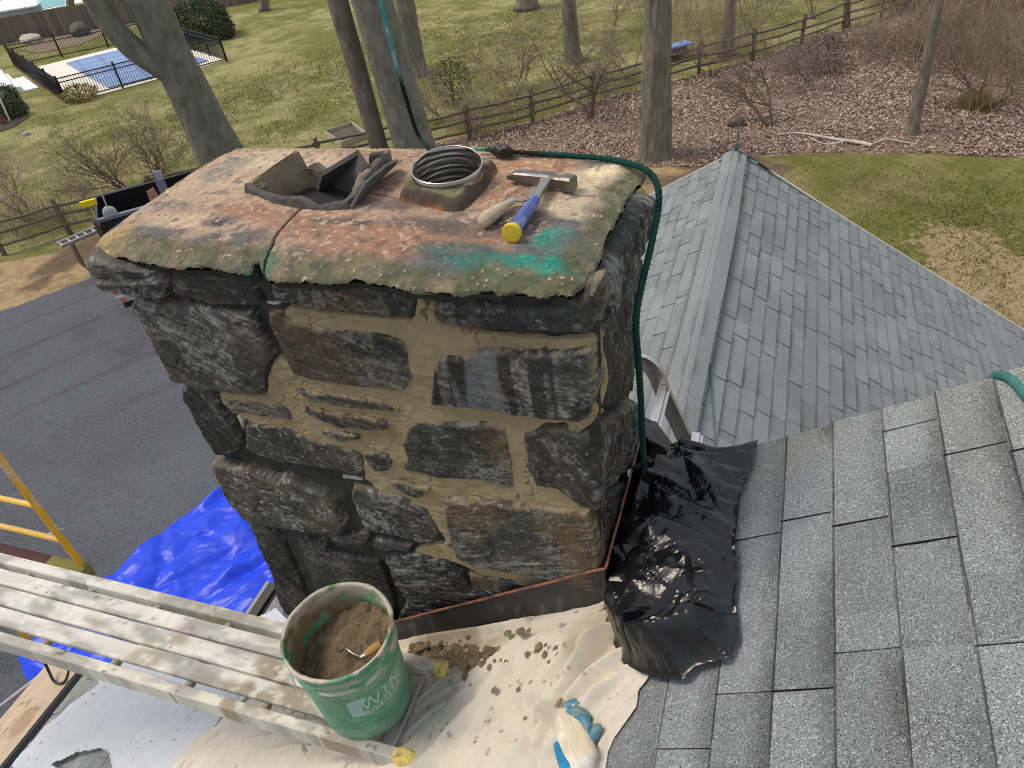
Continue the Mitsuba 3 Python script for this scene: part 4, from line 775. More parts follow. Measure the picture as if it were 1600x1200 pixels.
# ------------------------------------------------------------------ ladder behind the chimney
tag('ladder', 'aluminium ladder with a curved top leaning behind the right side of the chimney', 'ladder')
RY = (2.30, 1.90)
R1 = [aty(*q, RY[0])[[0, 2]] for q in ((985, 566), (1000, 560), (1014, 566), (1026, 582), (1036, 610), (1060, 660), (1084, 712), (1110, 770), (1150, 860))]
for y in RY:
    C = smooth_path(np.array([[q[0], y, q[1]] for q in R1]), .02, 2)
    t = np.gradient(C, axis=0); t /= np.linalg.norm(t, axis=1, keepdims=True); nn = np.cross(t, [0, 1, 0]); secs = [(c, n_ * .030, np.array([0, .0025, 0])) for c, n_ in zip(C, nn)]
    m = MB(); m.add(*section_sweep(secs))
    for s in (-1, 1): m.add(*section_sweep([(c + n_ * .029 * s + [0, -.010, 0], n_ * .0025, np.array([0, .011, 0])) for c, n_ in zip(C, nn)]))
    v, f, _ = m.get(); put(num('ladder__rail'), (v, f), 'vc_metal', np.array([.66, .64, .60]) * (.75 + .4 * fbm(v * 25, 3, 3))[:, None], False)
for q in ((1036, 604), (1088, 678), (1133, 780)):
    c = aty(*q, RY[0]); m = MB().box((c[0], sum(RY) / 2, c[2]), (.032, RY[0] - RY[1] - .008, .026), col=(.78, .77, .73)); m.box((c[0] + .024, sum(RY) / 2, c[2] - .006), (.012, RY[0] - RY[1] - .008, .012), col=(.70, .69, .66))
    put(num('ladder__rung'), m.get(), 'vc_metal', smooth=False)
m = MB()
for q in ((1012, 572), (1021, 580), (1026, 592), (1032, 588), (1022, 568), (1068, 654), (1072, 662), (1058, 645)): c = aty(*q, RY[0] - .004); m.tube([c, c - [0, .003, 0]], .0045, 6)
put('ladder__rivet', m.get(), 'dark_steel', smooth=False)

# ------------------------------------------------------------------ sheets lying on the near roof
def px2(x, y): return onroof(x, y)[:2]
def roof_poly(*q): return np.array([onroof(x, y)[:2] for x, y in q])
def crumple(p, n, seed, amp, lo=0.0):
    from scipy.interpolate import LinearNDInterpolator
    r = np.random.default_rng(seed); a, b = p.min(0) - .06, p.max(0) + .06
    q = np.vstack([r.uniform(a, b, (n, 2)), [a, b, [a[0], b[1]], [b[0], a[1]]]]); h = r.uniform(lo, 1, len(q)) ** 1.3
    return LinearNDInterpolator(q, h)(p) * amp
def lay(p, h): return np.c_[p[:, 0] + (-RS * CT) * h, p[:, 1], zr(p[:, 0]) + CT * h]
BAG = roof_poly((1003,712),(1010,694),(1045,684),(1062,708),(1084,728),(1120,721),(1165,712),(1194,699),(1182,740),(1164,790),(1160,860),(1164,900),(1159,950),(1165,1010),(1152,1042),(1100,1056),(1082,1076),(1045,1071),(1010,1062),(985,1050),(962,1000),(950,955),(958,905),(972,850),(990,780))
p, f, d = patch(BAG, .0055, .006, 31, 14)
h = .012 + crumple(p, 60, 3, .085) + .090 * np.abs(crumple(p, 90, 4, 1) - crumple(p, 90, 14, 1)) + .022 * np.abs(crumple(p, 260, 6, 1) - crumple(p, 260, 16, 1)) + crumple(p, 900, 5, .002); h = .012 + (h - .012) * (sst(0, .06, d) * .8 + .2)
hb = px2(1034, 702); h += .10 * np.exp(-((p[:, 0] + .15) / .10) ** 2) * sst(.92, 1.2, p[:, 1]) * sst(0, .05, d) + .06 * np.exp(-(np.hypot(*(p - hb).T) / .09) ** 2)
h = np.where((p[:, 0] < -.27) & (p[:, 1] < 1.70), np.minimum(h, .012 + .9 * np.clip(p[:, 0] + .315, 0, 1) + .02 * n2(p, 30, 5, 2)), h)
put('plastic_bag_sheet', (lay(p, h + .012), f), 'black_film', None, False); tag('plastic_bag_sheet', 'crumpled glossy black plastic sheet on the shingles right of the chimney', 'plastic sheet')
CLOTH = roof_poly((235,1215),(300,1140),(338,1103),(420,1085),(470,1060),(560,1020),(622,1006),(700,994),(760,985),(830,972),(900,955),(940,944),(958,934),(1000,942),(1040,950),(1068,956),(1052,985),(1040,1010),(1022,1040),(1020,1065),(1004,1085),(1000,1110),(980,1138),(964,1160),(955,1180),(948,1230),(600,1260),(300,1260))
p, f, d = patch(CLOTH, .0055, .006, 33, 12)
dirn = np.array([math.cos(math.radians(38)), math.sin(math.radians(38))]); q = rot2(p, 53)
fold = np.abs(n2(q, (3.2, 17), 5, 2) - .5); fold2 = np.abs(n2(rot2(p, 42), (4, 22), 8, 2) - .5)
right_ = sst(-.50, -.22, p[:, 0])
h = .010 + .030 * (1 - sst(0, .13, fold)) * (.25 + .9 * right_) + .015 * (1 - sst(0, .10, fold2)) * (.35 + .8 * right_) + .012 * (n2(p, 5, 6, 3)) + .0022 * n2(p, 60, 7, 2)
h += right_ * .018 * n2(p, 8, 9, 2)
fl = np.abs(p[:, 1] - (FY - .035)); h += .026 * np.exp(-(fl / .020) ** 2) * (p[:, 0] > -1.02)
h = .013 + h * (.15 + .85 * sst(0, .10, d))
for ln_, am, wd in (([(1012,958),(985,990),(940,1035),(895,1090),(862,1135)], .022, .011), ([(1052,962),(1010,1010),(968,1048),(925,1085),(905,1105)], .020, .010), ([(1030,1005),(985,1062),(955,1098),(938,1125)], .018, .010), ([(985,948),(930,1000),(880,1055),(842,1105)], .020, .014), ([(1010,1045),(975,1095),(940,1140),(925,1180)], .016, .009), ([(800,1060),(750,1110),(705,1160),(680,1200)], .013, .016), ([(870,1125),(850,1170),(838,1215)], .016, .010), ([(905,960),(820,1040),(760,1085)], .008, .016), ([(990,1100),(950,1150),(940,1200)], .014, .009), ([(860,1140),(820,1180),(790,1220)], .012, .012), ([(560,1110),(480,1150),(400,1165)], .009, .010), ([(520,1140),(430,1130),(380,1145)], .008, .009), ([(420,1185),(520,1170),(600,1195)], .008, .010)):
    L_ = shapely.LineString([px2(*q_) for q_ in ln_]); w_ = p + .018 * np.stack([n2(p, 9, 61, 2) - .5, n2(p, 9, 62, 2) - .5], 1); dl = shapely.distance(shapely.points(w_), L_); h = h + am * 1.35 * np.exp(-(dl / wd) ** 2) - am * .6 * np.exp(-((dl - wd * 2.2) / (wd * .8)) ** 2)
L_ = shapely.LineString([px2(*q_) for q_ in ((600,1012),(700,996),(830,974),(945,945))]); dl = shapely.distance(shapely.points(p), L_); h = h + (.022 + .008 * n2(p, 12, 63, 2)) * np.exp(-((dl - .022) / .014) ** 2)
h = .0125 + np.maximum(h - .0125, 0) * (.30 + .70 * sst(0, .13, np.where(p[:, 0] > -.55, d, 1.0)))
c = np.array([.66, .60, .505]) * (.80 + .28 * n2(p, 9, 10, 4) + .08 * n2(p, 200, 11, 1))[:, None]
def stain(c, o, r, col, s, seed):
    t = s * (1 - sst(.4, 1.0, np.hypot(*(p - o).T) / r + .9 * (n2(p, 14, seed, 3) - .5))); return c * (1 - t)[:, None] + t[:, None] * np.asarray(col)
c = stain(c, px2(720, 1015), .22, (.26, .21, .145), .8, 21); c = stain(c, px2(700, 1130), .20, (.42, .40, .37), .7, 22); c = stain(c, px2(950, 1000), .14, (.44, .36, .26), .55, 23); c = stain(c, px2(640, 1090), .12, (.36, .32, .27), .6, 24)
spk = sst(.69, .73, n2(p, 55, 12, 2)) * sst(.36, .58, n2(p, 6, 13, 2)); c = c * (1 - .75 * spk)[:, None] + (.75 * spk)[:, None] * np.array([.17, .145, .105])
from scipy.spatial import cKDTree
_ck, _chh = cKDTree(p), h + .004
def cloth_h(x, y): return float(_chh[_ck.query(onroof(x, y)[:2])[1]])
put('drop_cloth', (lay(p, h + .004), f), 'vc_cloth', np.clip(c, .02, .85)); tag('drop_cloth', 'folded off white canvas drop cloth below the chimney, spattered with mortar', 'drop cloth')
SHEET = roof_poly((30,1205),(75,1150),(120,1105),(160,1075),(190,1040),(235,1008),(330,975),(382,984),(412,972),(440,958),(470,985),(520,1040),(470,1075),(400,1095),(365,1122),(330,1160),(275,1230),(150,1250))
HOLE = roof_poly((92,1200),(130,1185),(165,1176),(180,1185),(185,1215),(150,1235))
p, f, d = patch(SHEET, .009, .012, 35, 9)
keep = ~shapely.contains_xy(shapely.Polygon(HOLE), p[:, 0], p[:, 1]); f = f[keep[f].all(1)]
q = rot2(p, 40); h = .010 + .045 * np.abs(n2(q, (3, 14), 4, 3) - .5) + .018 * n2(p, 4, 6, 3) + .006 * n2(p, 26, 7, 3) + crumple(p, 160, 9, .022)
scene['vc_sheet'] = {'type': 'principledthin', 'base_color': VC, 'roughness': .38, 'diff_trans': .35, 'spec_trans': 0.0}
sp_ = sst(.70, .73, n2(p, 42, 15, 2)) * sst(.52, .62, n2(p, 5, 16, 2)); c = np.array([.70, .735, .79]) * (.9 + .15 * n2(p, 12, 17, 3))[:, None]; c = c * (1 - .8 * sp_)[:, None] + (.8 * sp_)[:, None] * np.array([.16, .15, .13])
put('plastic_sheeting', (lay(p, h + .010), f), 'vc_sheet', c); tag('plastic_sheeting', 'torn translucent white plastic sheeting over the eave side of the near roof', 'plastic sheet')

# ------------------------------------------------------------------ the wooden stage
ZT = CZ - 2.135
def yl(py, z=ZT): return atz(0, py, z)[1]
tag('scaffold_stage', 'long weathered white stage of three slats between two side rails, bucket at its end', 'stage')
def plank(key, x0, x1, ya, yb, z0, z1, seed, sub=.012, tint=(.70, .67, .60), dirty=1.0, parent_col=None):
    nx = max(2, int((x1 - x0) / .0085)); ny = max(3, int((yb - ya) / .0065)); b = .0035
    xs = np.linspace(x0, x1, nx + 1); ys = np.r_[ya, np.linspace(ya + b, yb - b, ny), yb]
    X, Y = np.meshgrid(xs, ys, indexing='ij'); top = np.where((np.arange(len(ys)) == 0) | (np.arange(len(ys)) == len(ys) - 1), z1 - b, z1)[None, :] + 0 * X
    P = np.c_[X.ravel(), Y.ravel()]; wav = .0022 * (n2(P, (.9, 1), seed, 2) - .5) + .0024 * (n2(P, 80, seed + 1, 3) - .5) * dirty
    Pz = top.ravel() + wav; yj = .0016 * (n2(P, (14, 1), seed + 2, 2) - .5)
    T_ = np.c_[P[:, 0], P[:, 1] + yj, Pz]; B_ = np.c_[P, np.full(len(P), z0)]
    ny2 = len(ys); i, j = np.meshgrid(np.arange(nx), np.arange(ny2 - 1), indexing='ij'); a = (i * ny2 + j).ravel(); n = len(P)
    F = [np.stack([a, a + ny2, a + ny2 + 1, a + 1], 1), np.stack([a + n, a + 1 + n, a + ny2 + 1 + n, a + ny2 + n], 1)]
    i = np.arange(nx)
    for e, s in ((0, 1), (ny2 - 1, -1)):
        q = np.stack([i * ny2 + e, i * ny2 + e + n, (i + 1) * ny2 + e + n, (i + 1) * ny2 + e], 1); F.append(q if s > 0 else q[:, ::-1])
    j = np.arange(ny2 - 1)
    F.append(np.stack([j, j + 1, j + 1 + n, j + n], 1)); o = nx * ny2; F.append(np.stack([o + j, o + j + n, o + j + 1 + n, o + j + 1], 1))
    F = np.vstack(F); F = np.vstack([F[:, [0, 1, 2]], F[:, [0, 2, 3]]]); V = np.vstack([T_, B_]); VP = V[:, :2]
    g = n2(VP, (5, 60), seed + 3, 3); k = n2(VP, 16, seed + 4, 4); s_ = n2(VP, 75, seed + 5, 2)
    c = np.asarray(tint) * (.72 + .34 * g + .18 * k)[:, None]
    br = dirty * sst(.48, .62, n2(VP, 6.5, seed + 6, 3)) * sst(-2.5, -1.5, VP[:, 0]); c = c * (1 - .8 * br)[:, None] + (.8 * br)[:, None] * np.array([.285, .22, .14])
    wh = sst(.54, .64, n2(VP, 38, seed + 7, 3)); c = c * (1 - .6 * wh)[:, None] + (.6 * wh)[:, None] * np.array([.80, .785, .71])
    gy = sst(.44, .62, n2(VP, (8, 22), seed + 10, 4)); c = c * (1 - .75 * gy)[:, None] + (.75 * gy)[:, None] * np.array([.34, .33, .30])
    dk = sst(.74, .80, s_) * sst(.42, .56, k); c = c * (1 - .8 * dk)[:, None] + (.8 * dk)[:, None] * np.array([.10, .09, .07])
    return put(key, (V, F), 'vc_matte', np.clip(c, .02, .85), False)
XL = -4.75
plank('scaffold_stage__side_rail', XL, -.845, yl(878.5), yl(863), ZT - .072, ZT, 51)
plank('scaffold_stage__side_rail_001', XL, -.855, yl(1003), yl(986), ZT - .075, ZT, 57, tint=(.72, .68, .57))
plank('scaffold_stage__slat', XL, -.955, yl(911), yl(887), ZT - .022, ZT - .003, 63)
plank('scaffold_stage__slat_001', XL, -.960, yl(943), yl(914.5), ZT - .022, ZT - .001, 69)
plank('scaffold_stage__slat_002', XL, -.950, yl(975), yl(946.5), ZT - .022, ZT - .004, 75)
for q in ((48, 893), (144, 920), (247, 947), (357, 976)):
    x = atz(*q, ZT - .03)[0]
    for x in ([x] if q[0] != 357 else [x, x + .30, x + .58]):
        v, f, _ = MB().tube([(x, yl(1003) + .01, ZT - .040), (x, yl(863) - .01, ZT - .040)], .017, 10).get(); put(num('scaffold_stage__rung'), (v, f), 'vc_matte', np.array([.40, .36, .29]) * (.6 + .7 * fbm(v * 40, 3, 4))[:, None])
for x in (XL + .3, XL + .7, XL + 1.1, XL + 1.45): put(num('scaffold_stage__rung'), MB().tube([(x, yl(1003) + .01, ZT - .04), (x, yl(863) - .01, ZT - .04)], .017, 10, (.4, .36, .29)).get(), 'vc_matte')
put('scaffold_stage__end_plate', MB().box((-.915, (yl(878) + yl(987)) / 2, ZT - .045), (.045, yl(878) - yl(987) - .02, .006), col=(.42, .41, .38)).box((-.893, (yl(878) + yl(987)) / 2, ZT - .035), (.004, yl(878) - yl(987) - .02, .022), col=(.42, .41, .38)).get(), 'vc_satin', smooth=False)
def pad(c, size, key, seed):
    m = trimesh.creation.icosphere(3, 1.0); v = m.vertices; v = np.sign(v) * np.abs(v) ** .55; v = v * np.asarray(size) / 2; v = v * (1 + .25 * (fbm(v * 60, 3, seed) - .5))[:, None] + c
    cc = lerp((.70, .55, .17), (.36, .27, .11), sst(.5, .62, fbm(v * 55, 3, seed + 2))); put(key, (v, m.faces), 'vc_matte', cc)
pad((-.838, (yl(878.5) + yl(863)) / 2, ZT - .020), (.052, yl(863) - yl(878.5) + .014, .062), 'scaffold_stage__foot_pad', 3)
pad((-.838, (yl(1003) + yl(986)) / 2, ZT - .022), (.075, yl(986) - yl(1003) + .012, .062), 'scaffold_stage__foot_pad_001', 7)
tag('scaffold_stage__foot_pad', 'yellow foam pad on the rail end')

# ------------------------------------------------------------------ mortar bucket
BC = np.array([-1.025, .905]); BZ = ZT - .002; BH = .375
tag('bucket', 'green plastic bucket crusted with mortar, standing on the end of the stage', 'bucket')
prof = [(.128, .0), (.134, .004), (.1375, .04), (.1405, .12), (.1445, .24), (.1465, .288), (.1525, .290), (.1535, .296), (.1480, .300), (.1490, .335), (.1545, .337), (.1555, .343), (.1500, .347), (.1505, .362), (.1585, .364), (.1600, .370), (.1590, .376), (.1525, .377), (.1490, .372), (.1475, .30), (.1440, .20), (.140, .12), (.135, .03), (.0, .028)]
P2 = np.array(prof); s = np.r_[0, np.cumsum(np.linalg.norm(np.diff(P2, axis=0), axis=1))]; ss = np.unique(np.r_[s, np.arange(0, s[-1], .006)]); pr = np.stack([np.interp(ss, s, P2[:, k]) for k in range(2)], 1)
K = 150; aa = np.arange(K) * 2 * np.pi / K
V = np.stack([BC[0] + pr[:, 0][:, None] * np.cos(aa), BC[1] + pr[:, 0][:, None] * np.sin(aa), BZ + pr[:, 1][:, None] + 0 * aa[None]], -1)
nr = len(pr); i, j = np.meshgrid(np.arange(nr - 1), np.arange(K), indexing='ij'); j2 = (j + 1) % K; F = np.stack([i * K + j, i * K + j2, (i + 1) * K + j2, (i + 1) * K + j], -1).reshape(-1, 4)
inside = (ss > s[16]); V = V.reshape(-1, 3); ins_ = np.repeat(inside, K); cyl = np.c_[V[:, :2] - BC, V[:, 2]]
hz = V[:, 2] - BZ
c = np.tile([.050, .285, .130], (len(V), 1)) * (.75 + .45 * fbm(V * 25, 3, 2))[:, None]
dust = np.clip(.12 + sst(.42, .66, fbm(V * [14, 14, 30], 4, 3)) * .6, 0, .75); c = c * (1 - dust)[:, None] + dust[:, None] * np.array([.22, .36, .26])
sc_ = sst(.66, .70, fbm(V * [30, 30, 130], 3, 7)) * .4; c = c * (1 - sc_)[:, None] + sc_[:, None] * np.array([.30, .42, .34])
band = sst(.285, .300, hz) * sst(.352, .335, hz) * ~ins_; cr_ = np.clip(band * sst(.42, .60, fbm(V * [18, 18, 40], 4, 4)) * 1.1 + .8 * sst(.360, .366, hz) * sst(.46, .58, fbm(V * 30, 3, 5)), 0, .95); c = c * (1 - cr_)[:, None] + cr_[:, None] * np.array([.55, .49, .40])
run = (~ins_) * sst(.05, .2, hz) * sst(.54, .64, fbm(V * [26, 26, 5], 3, 9)) * .5; c = c * (1 - run)[:, None] + run[:, None] * np.array([.34, .40, .31])
im = ins_ * np.clip(sst(.40, .50, fbm(V * [11, 11, 16], 3, 6) + .5 * (.30 - hz)), 0, 1); c = c * (1 - im)[:, None] + im[:, None] * (np.array([.245, .185, .105]) * (.7 + .5 * fbm(V * 70, 2, 4))[:, None])
wi = ins_ * sst(.30, .36, hz) * sst(.45, .55, fbm(V * 16, 3, 12)); c = c * (1 - wi)[:, None] + wi[:, None] * np.array([.50, .44, .35])
bump = (.0025 * np.clip(cr_, 0, 1) * fbm(V * 90, 2, 3)) + .003 * im * fbm(V * 50, 3, 2)
rad_ = V[:, :2] - BC; rl = np.linalg.norm(rad_, axis=1, keepdims=True) + 1e-9; V[:, :2] += rad_ / rl * (bump * np.where(ins_, -1, 1))[:, None]
put('bucket__shell', (V, np.vstack([F[:, [0, 1, 2]], F[:, [0, 2, 3]]])), 'vc_satin', np.clip(c, .01, .8))
# lettering printed on the side: an oval with the maker's words
def onb(x, z, off, a0): # x metres along the side, z above the base
    r = np.interp(z, [0, .04, .12, .24, .288], [.128, .1375, .1405, .1445, .1465]) + off; a = a0 + x / .142
    return np.stack([BC[0] + r * np.cos(a), BC[1] + r * np.sin(a), BZ + z], 1)
A0 = math.radians(-27); PALE = (.34, .53, .42)
def letters(txt, hgt, cx, czz, bold, slant=0.0):
    t = meshkit.text_mesh(txt, hgt, .0007, bold); v, f = t.vertices, t.faces
    v, f = trimesh.remesh.subdivide_to_size(v, f, .012); w_ = np.ptp(v[:, 0]); x = v[:, 0] - v[:, 0].min() - w_ / 2 + cx + slant * (v[:, 1]); return onb(x, v[:, 1] + czz, .0004 + v[:, 2], A0), f
m = MB(); m.add(*letters('WIN', .050, .006, .176, False)); m.add(*letters('Add-Mix', .024, .004, .148, True))
put('bucket__lettering', m.get(), 'vc_satin', np.tile(PALE, (m.n, 1)), False); labels['bucket__lettering'] = {'label': 'pale words WIN and Add-Mix printed on the green side'}
tt = np.linspace(0, 2 * np.pi, 73); ov = lambda a, b: np.stack([a * np.cos(tt), .180 + b * np.sin(tt)], 1)
o1, o2 = ov(.066, .056), ov(.0635, .0535); V = np.vstack([onb(o1[:, 0], o1[:, 1], .0006, A0), onb(o2[:, 0], o2[:, 1], .0006, A0)]); i = np.arange(72)
put('bucket__printed_oval', (V, np.stack([i, i + 1, i + 74, i + 73], 1)), 'vc_satin', np.tile(PALE, (146, 1)))
xs = np.linspace(-.098, -.045, 12); zs = np.linspace(.150, .238, 8); X, Z_ = np.meshgrid(xs, zs, indexing='ij'); a = (np.arange(11)[:, None] * 8 + np.arange(7)).ravel()
edge_ = -.066 * np.sqrt(np.clip(1 - ((Z_ - .180) / .056) ** 2, 0, 1)) - .001; X = np.minimum(X, np.where(X > -.06, edge_, X)); V = onb(X.ravel(), Z_.ravel(), .0005, A0)
put('bucket__printed_panel', (V, np.stack([a, a + 8, a + 9, a + 1], 1)), 'vc_satin', np.tile((.33, .50, .46), (96, 1)) * (.8 + .4 * fbm(V * 60, 2, 2))[:, None])
ea = math.radians(205); e0 = np.array([BC[0] + .160 * math.cos(ea), BC[1] + .160 * math.sin(ea), BZ + .318])
hp = [np.array([BC[0] + .163 * math.cos(t), BC[1] + .163 * math.sin(t), BZ + .30 - .085 * math.sin((t - math.radians(205)) / math.pi * math.pi)]) for t in np.linspace(math.radians(205), math.radians(245), 12)]
put('bucket__handle_wire', MB().tube(hp, .0019, 6).get(), 'aluminium', None, True)
g = np.linspace(-.146, .146, 84); X, Y = np.meshgrid(g, g, indexing='ij'); pp = np.stack([X.ravel(), Y.ravel()], 1); r_ = np.hypot(*pp.T); a = (np.arange(83)[:, None] * 84 + np.arange(83)).ravel(); q = np.stack([a, a + 84, a + 85, a + 1], 1); q = q[(r_[q] < .146).all(1)]
hm = .282 + .055 * (pp @ np.array([.75, .55])) / .14 +   .045 * (n2(pp, 16, 3, 4) - .5) + .040 * (n2(pp, 46, 4, 3) - .5) + .018 * np.floor(n2(pp, 18, 5, 2) * 5) / 5
c = np.array([.175, .130, .082]) * (.35 + 1.1 * n2(pp, 30, 6, 4))[:, None]
put('wet_mortar', (np.c_[pp + BC, BZ + hm - .02], q), 'vc_matte', c); tag('wet_mortar', 'lumpy brown mortar mix filling the green bucket', 'mortar')
tag('bucket_trowel', 'trowel with an orange wooden handle stuck in the bucket of mortar', 'trowel')
mz = BZ + .335
A, B, C = atz(592, 1008, mz + .012), atz(566, 1027, mz - .003), atz(552, 1022, mz - .012)
v, f, _ = MB().tube([A + (B - A) * t for t in np.linspace(-.15, .8, 12)], np.interp(np.linspace(0, 1, 12), [0, .1, .5, 1], [.009, .0125, .013, .009]), 12).get(); put('bucket_trowel__handle', (v, f), 'vc_matte', np.array([.42, .24, .095]) * (.7 + .5 * fbm(v * 50, 2, 3))[:, None])
put('bucket_trowel__ferrule', MB().tube([A + (B - A) * .78, B], [.0095, .0085], 10).get(), 'dark_steel', None, 40)
put('bucket_trowel__tang', MB().tube(smooth_path([B, C, atz(540, 1012, mz - .01), atz(532, 1018, mz - .03)], .004), .004, 8).get(), 'dark_steel', None, True)

# ------------------------------------------------------------------ mortar spilled on the cloth
def lump(o, r, seed, key, label, group=None, flat=.42, cat='mortar lump', sub=3):
    m = trimesh.creation.icosphere(sub, 1.0); v = m.vertices * np.asarray(r) * [1, 1, flat]
    sc = 1 / np.mean(r); v = v * (.92 + 1.1 * (fbm(m.vertices * 1.5 + seed * 3.1, 3, seed) - .45) + .8 * (fbm(m.vertices * 4.5 + seed, 2, seed) - .5))[:, None]
    v = v @ np.array([[CT, 0, RS * CT], [0, 1, 0], [-RS * CT, 0, CT]]) + o
    c = np.array([.235, .190, .115]) * (.6 + .75 * fbm(v * 90, 3, seed))[:, None]; put(key, (v, m.faces), 'vc_matte', c); tag(key, label, cat, group)
rg = random.Random(21)
LUMPS = [(841,1010,9),(824,1021,8),(850,1022,5),(776,1016,7),(770,1030,7),(764,1042,6),(782,1031,4),(790,1034,5),(770,1066,4),(772,1078,5),(755,1080,5),(811,1062,4),(810,1078,5),(692,1144,7),(699,1131,3),(668,1106,3),(742,1159,3),(718,1080,4),(852,1008,4),(857,1034,3),(868,1013,6),(875,1022,7),(703,1150,3),(841,1085,3),(735,1070,3),(803,1070,2.5),(820,1122,2.5),(786,1140,2.5),(872,1096,8)]
for i, (x, y, r) in enumerate(LUMPS):
    rr = r * 1.75 / 1150; lump(onroof(x, y, (cloth_h(x, y) + rr * .10) / CT), (rr * rg.uniform(.8, 1.2), rr * rg.uniform(.9, 1.4), rr), 40 + i, num('mortar_lump'), 'small tan lump of mortar dropped on the drop cloth', 'mortar lumps dropped on the drop cloth')
for i, (x, y, r) in enumerate([(773,985,6),(793,989,6),(813,986,7),(826,985,4),(730,995,4)]): rr = r * 2.05 / 1150; lump(onroof(x, y, (cloth_h(x, y) + rr * .2) / CT), (rr * 1.3, rr, rr), 90 + i, num('mortar_crumb'), 'tan mortar crumb on the rolled cloth edge against the front flashing', 'mortar crumbs along the flashing')
pm = MB(); pr_ = np.random.default_rng(77)
for k in range(230):
    t = pr_.uniform(0, 1, 2); x, y = 650 + 112 * t[0] + pr_.normal(0, 9), 1014 + 28 * t[0] * (.4 + .6 * t[1]) + pr_.normal(0, 9); rr = pr_.choice([2, 3, 3, 4, 5, 6, 8]) * 2.05 / 1150
    m = trimesh.creation.icosphere(2, 1.0); v = m.vertices * (.9 + 1.1 * (fbm(m.vertices * 1.6 + k, 3, k) - .45) + .7 * (fbm(m.vertices * 5 + k, 2, k) - .5))[:, None] * rr * [1.05, 1.05, .5]
    pm.add(v + onroof(x, y, (cloth_h(x, y) + rr * .2 + .006 * pr_.random()) / CT), m.faces, np.array([.185, .140, .085]) * (.5 + .9 * fbm(v * 80, 3, k))[:, None] * pr_.uniform(.75, 1.15))
put('mortar_pile', pm.get(), 'vc_matte', None, True); tag('mortar_pile', 'crumbly pile of spilled brown mortar on the cloth right of the bucket', 'mortar')

# ------------------------------------------------------------------ work gloves
def hull(a, b, ra, rb):
    def sph(c, r): return m3.Manifold.sphere(r, 20).translate(list(map(float, c)))
    return m3.Manifold.batch_hull([sph(a, ra), sph(b, rb)])
def blend(parts, ln, it=10):
    mm = m3.Manifold.batch_boolean(parts, m3.OpType.Add).refine_to_length(ln); me = mm.to_mesh(); t = trimesh.Trimesh(me.vert_properties[:, :3], me.tri_verts, process=True); trimesh.smoothing.filter_taubin(t, .5, .53, it); return t
def gpt(x, y, l): return onroof(x, y, l * 1.1 + .006 + .7 * cloth_h(890, 1120) + .3 * cloth_h(905, 1165))
tag('work_glove', 'white knit work glove with blue rubber fingers lying on the drop cloth', 'glove')
palm = [hull(gpt(884, 1118, .022), gpt(915, 1190, .020), .020, .024), hull(gpt(896, 1112, .02), gpt(920, 1178, .018), .014, .022), hull(gpt(880, 1150, .012), gpt(905, 1205, .015), .016, .020)]
t = blend(palm, .006); v = np.array(t.vertices); v += .0009 * np.sin((v @ np.array([60., 40, 0])) * 14)[:, None] * np.array([0, 0, 1]); c = np.array([.80, .76, .67]) * (.82 + .25 * fbm(v * 40, 3, 2))[:, None]
yl_ = sst(.5, .65, fbm(v * 14, 3, 5)) * .5; c = c * (1 - yl_)[:, None] + yl_[:, None] * np.array([.62, .48, .26]); put('work_glove__cuff', (v, t.faces), 'vc_cloth', c); tag('work_glove__cuff', 'white knit back and cuff')
fingers = [[(886,1104,.026,11),(897,1100,.024,10.5),(909,1106,.020,10),(914,1118,.014,9)], [(893,1112,.030,11),(905,1112,.028,10.5),(915,1122,.022,10),(916,1136,.014,9)], [(902,1118,.028,10.5),(912,1124,.026,10),(918,1136,.020,9.5),(913,1148,.012,9)], [(905,1134,.020,10),(912,1142,.016,9.5),(911,1152,.010,9)]]
parts = []
for ch in fingers:
    pts = [gpt(x, y, l) for x, y, l, r in ch]
    for k in range(len(ch) - 1): parts.append(hull(pts[k], pts[k + 1], ch[k][3] * .00125, ch[k + 1][3] * .00125))
thumb = [(914,1164,.008,11),(925,1152,.012,11),(934,1138,.012,9.5)]; pts = [gpt(x, y, l) for x, y, l, r in thumb]
for k in range(2): parts.append(hull(pts[k], pts[k + 1], thumb[k][3] * .00125, thumb[k + 1][3] * .00125))
t = blend(parts, .004, 6); v = np.array(t.vertices); c = np.array([.075, .235, .34]) * (.6 + .7 * fbm(v * 50, 3, 3))[:, None]; gr = sst(.42, .6, fbm(v * 35, 3, 6)) * .75; c = c * (1 - gr)[:, None] + gr[:, None] * np.array([.20, .26, .22]); put('work_glove__fingers', (v, t.faces), 'vc_satin', c); tag('work_glove__fingers', 'dusty blue rubber fingers')
tag('work_glove_001', 'second blue glove half hidden under the white knit glove', 'glove')
parts = [hull(gpt(871, 1164, .010), gpt(876, 1180, .012), .010, .013), hull(gpt(876, 1180, .012), gpt(893, 1206, .010), .013, .024), hull(gpt(885, 1190, .010), gpt(900, 1215, .008), .016, .024), hull(gpt(893, 1206, .01), gpt(905, 1222, .01), .012, .012), hull(gpt(880, 1204, .01), gpt(884, 1226, .01), .011, .010)]
t = blend(parts, .005, 6); v = np.array(t.vertices); put('work_glove_001__shell', (v, t.faces), 'vc_satin', np.array([.03, .23, .47]) * (.7 + .6 * fbm(v * 40, 3, 3))[:, None])

